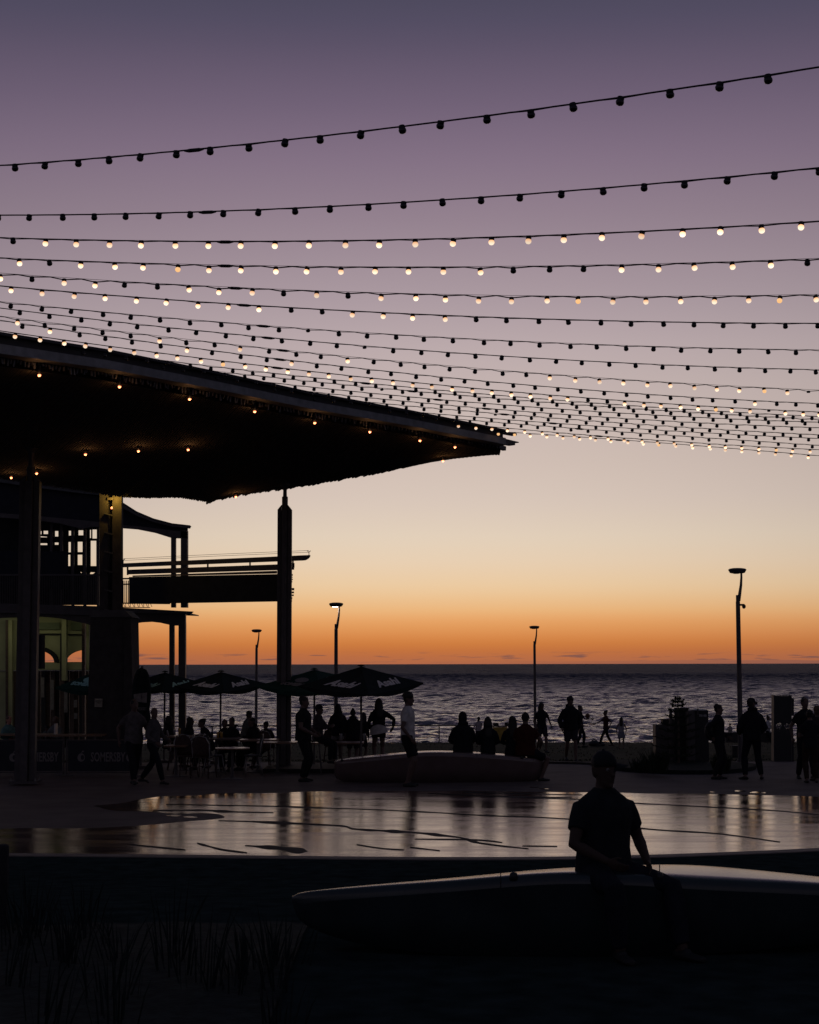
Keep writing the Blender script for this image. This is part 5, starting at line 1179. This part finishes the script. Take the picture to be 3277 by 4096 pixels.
# on the bench, backs to the viewer
sitter(1853, 36.95, 2852, .585, 186, 'broad person in a hood seated farthest left on the far bench', hair='hood', top='hoodie', tcol=DK, fat=1.18, slump=.3, hy=-8, hp=14)
sitter(1953, 36.95, 2871, .58, 182, 'long haired person in black, second from the left on the far bench', hair='long', top='hoodie', tcol=DK, fat=.98, slump=.25, hp=10)
sitter(2052, 37.0, 2867, .555, 176, 'long haired person leaning against the man in red on the far bench', hair='long', top='long', tcol=DK, slump=.2, hy=-22)
sitter(2103, 36.8, 2853, .55, 172, 'large short haired man in a dark red shirt, rightmost on the far bench', hair='short', top='tee', tcol=(.050, .012, .009), bot='shorts', bcol=DK, fat=1.25, feet=((.12, -.44, 0), (-.33, -.12, 0)), fy=(5, -75), knee=((.2, -.6, 1), (-1.1, -.5, .8)), slump=.2, wr=((.14, -.34, .78), (-.30, -.24, .72)))
# walkers and children beyond
stander(2168, 3010, 2808, 20, 'teenager in a T-shirt walking behind the man in red, looking down', hair='long', top='tee', tcol=DK, bot='shorts', bcol=(.03, .03, .04), hy=20, hp=15, feet=((.08, -.2, 0), (-.08, .22, .04)), wr=((.36, -.02, .93), (-.24, -.1, .9)))
stander(2284, 3047, 2784, 12, 'person with curly hair in a baggy jumper and shorts walking towards the pool', hair='curly', top='hoodie', tcol=DK, bot='shorts', bcol=(.03, .03, .036), feet=((.07, -.22, 0), (-.06, .24, .04)), wr=((.26, .04, .88), (-.27, -.08, .9)), fat=1.05)
loc, s = at_feet(2322, 2989, 2820)
person(loc, 78, s, 'youth balancing a ball on one hand behind the walker in shorts', hair='short', top='tee', tcol=DK, bcol=DK, wr=((.10, -.46, 1.18), (-.20, -.08, .95)), elb=((.2, .3, -1), (-.5, .8, 0)), feet=((.07, -.12, 0), (-.08, .16, 0)), fat=.92)
stander(2425, 2988, 2840, -78, 'child with a bun striding across the lawn, one arm reaching left', hair='bun', top='tee', tcol=(.06, .02, .018), bot='trousers', bcol=DK, fat=.9, feet=((.05, -.36, 0), (-.06, .34, .03)), wr=((.2, .1, .95), (-.16, -.48, 1.10)), elb=((.5, .8, 0), (-.2, .1, -1)))
stander(2487, 2995, 2868, 172, 'small girl with long hair standing on the lawn, seen from behind', hair='long', top='singlet', tcol=(.30, .28, .30), bot='skirt', bcol=(.16, .16, .2), fat=.9)
stander(1916, 2990, 2866, 160, 'child in a pale top seen between the hooded and the long haired sitter', hair='pony', top='tee', tcol=(.35, .3, .32), bot='skirt', bcol=DK, fat=.9, wr=((.2, -.1, .95), (.0, -.4, 1.05)))
# right hand group
stander(2877, 3117, 2813, 72, 'short haired man in profile standing right of the tall litter enclosure', hair='short', top='long', tcol=DK, bcol=DK, fat=1.1, hy=8, wr=((.18, -.20, .98), (-.20, .10, .98)), feet=((.07, .0, 0), (-.08, .10, 0)))
bg_ = thing('backpack', P(2838, 2930, 38.2), 'dark bag hanging at the back of the man in profile', 'bag')
c = P(2843, 2925, 38.1); MB().ball(c, .17, 14, 10, (.8, .6, 1.25)).build('body', M_black, bg_, smooth=True); MB().tube([c + V(.02, 0, .18), c + V(.13, -.02, .28), c + V(.20, 0, .18)], .014, 6).build('strap', M_black, bg_)
stander(3013, 3118, 2789, 188, 'man in a cap with its brim to the left, feet apart below the tallest lamp', hair='cap', hy=-62, brim=8, hcol=M_hair, top='hoodie', tcol=DK, bcol=(.012, .013, .018), feet=((.17, 0, 0), (-.19, 0, 0)), wr=((.22, -.20, .98), (-.22, -.20, .98)), fy=(30, -25), fat=1.05)
stander(3226, 3116, 2786, 10, 'tall dark haired man at the head of the group by the right edge', hair='short', top='tee', tcol=DK, bcol=DK, feet=((.16, 0, 0), (-.16, .05, 0)), wr=((.30, -.05, .90), (-.30, -.02, .88)), fat=1.08)
stander(3246, 3132, 2836, 175, 'shorter person in brown trousers in front of the tall man at the right', hair='cap', hy=0, brim=20, top='tee', tcol=DK, bot='trousers', bcol=(.035, .024, .02), feet=((.10, 0, 0), (-.14, -.04, 0)), wr=((.12, -.26, 1.12), (-.12, -.26, 1.12)))
stander(3278, 3124, 2822, 200, 'person cut off by the right edge, with curly hair', hair='curly', hcol=M_hair2, top='long', tcol=(.04, .03, .028), bcol=DK)
sitter(3074, 50.4, 2864, P(3074, 2932, 50.4).z, 60, 'child in a white shirt sitting on the low wall left of the pierced tower', ground=gz(50.4), hair='topbun', top='long', tcol=(.42, .40, .40), bcol=DK, ht=.90)
sitter(2923, 50.4, 2894, P(2923, 2932, 50.4).z, -40, 'small toddler in pale clothes sitting on the low wall beside the lamp pole', ground=gz(50.4), hair='beanie', top='long', tcol=(.34, .30, .28), bcol=DK, ht=.90, fat=1.2)
# walking couple at the left
stander(533, 3140, 2793, 30, 'man in a pale patterned shirt walking in front of the banner', hair='short', top='tee', tcol=(.10, .09, .088), bot='trousers', bcol=DK, feet=((.08, .24, .0), (-.10, -.32, 0)), wr=((.27, -.16, .92), (-.27, .14, .90)), fy=(10, -15), fat=1.1)
stander(612, 3140, 2827, 68, 'bald walker in a loose pale shirt mid stride, right of his companion', hair='bald', top='long', tcol=(.085, .078, .078), bot='trousers', bcol=DK, feet=((.06, .34, .06), (-.07, -.30, 0)), wr=((.20, -.28, 1.0), (-.22, -.20, .96)), fat=1.02, hy=-30)
# cafe diners
CH = .46
sitter(757, 41.8, 2870, CH, 95, 'long haired diner at the sunlit table beside the verandah posts', hair='long', top='long', tcol=DK, ht=.90)
sitter(672, 41.9, 2866, CH, 120, 'dark haired diner seated behind the bald walker', hair='long', top='hoodie', tcol=DK)
sitter(842, 41.2, 2875, CH, -70, 'diner leaning left over the table under the lettered umbrella', hair='bun', top='long', tcol=DK, lean=22, ht=.86)
sitter(898, 41.0, 2880, CH, 20, 'diner raising an arm to their hair in the middle of the group', hair='short', top='long', tcol=DK, wr=((.10, .02, 1.32), (-.15, -.3, .72)), elb=((1, 0, .4), (-.5, .8, 0)))
sitter(928, 40.8, 2872, CH, -20, 'diner with cropped hair right of the one raising an arm', hair='short', top='tee', tcol=DK)
stander(975, 3062, 2841, 105, 'standing person in a pale top bending over the diners', hair='curly', top='long', tcol=(.13, .135, .12), bcol=DK, lean=14, hp=18, wr=((.12, -.40, 1.15), (-.12, -.42, 1.12)))
sitter(1020, 41.0, 2871, CH, -60, 'broad diner seated right of the standing person in the pale top', hair='short', top='hoodie', tcol=DK, fat=1.15, lean=8)
sitter(1066, 42.0, 2889, CH, -50, 'smallest diner, nearest to the slender column', hair='beanie', top='long', tcol=DK)
sitter(32, 43.0, 2866, CH, 40, 'diner in a turquoise top with a pink face at the far left edge', hair='short', hcol=M_hair2, top='long', tcol=(.10, .20, .20), skin=mat('flushed_skin', (.42, .2, .14), .6, .1))
sitter(222, 43.2, 2868, CH, -20, 'diner in a grey top behind the white menu card', hair='short', hcol=M_hair2, top='long', tcol=(.12, .13, .13))
sitter(172, 43.4, 2900, CH, 60, 'slouching diner low behind the table between the column and the menu card', hair='cap', top='long', tcol=(.10, .12, .12), lean=18)

# turn the lettering into plain meshes
bpy.context.view_layer.update(); dg = bpy.context.evaluated_depsgraph_get()
for o in [o for o in S.objects if o.type == 'FONT']:
    me = bpy.data.meshes.new_from_object(o.evaluated_get(dg)); me.name = 'lettering'
    n = bpy.data.objects.new('tmp', me); COL.objects.link(n); n.parent = o.parent; n.matrix_parent_inverse = o.matrix_parent_inverse.copy(); n.matrix_basis = o.matrix_basis.copy()
    if not me.materials: me.materials.append(o.data.materials[0])
    bpy.data.objects.remove(o); n.name = 'lettering'
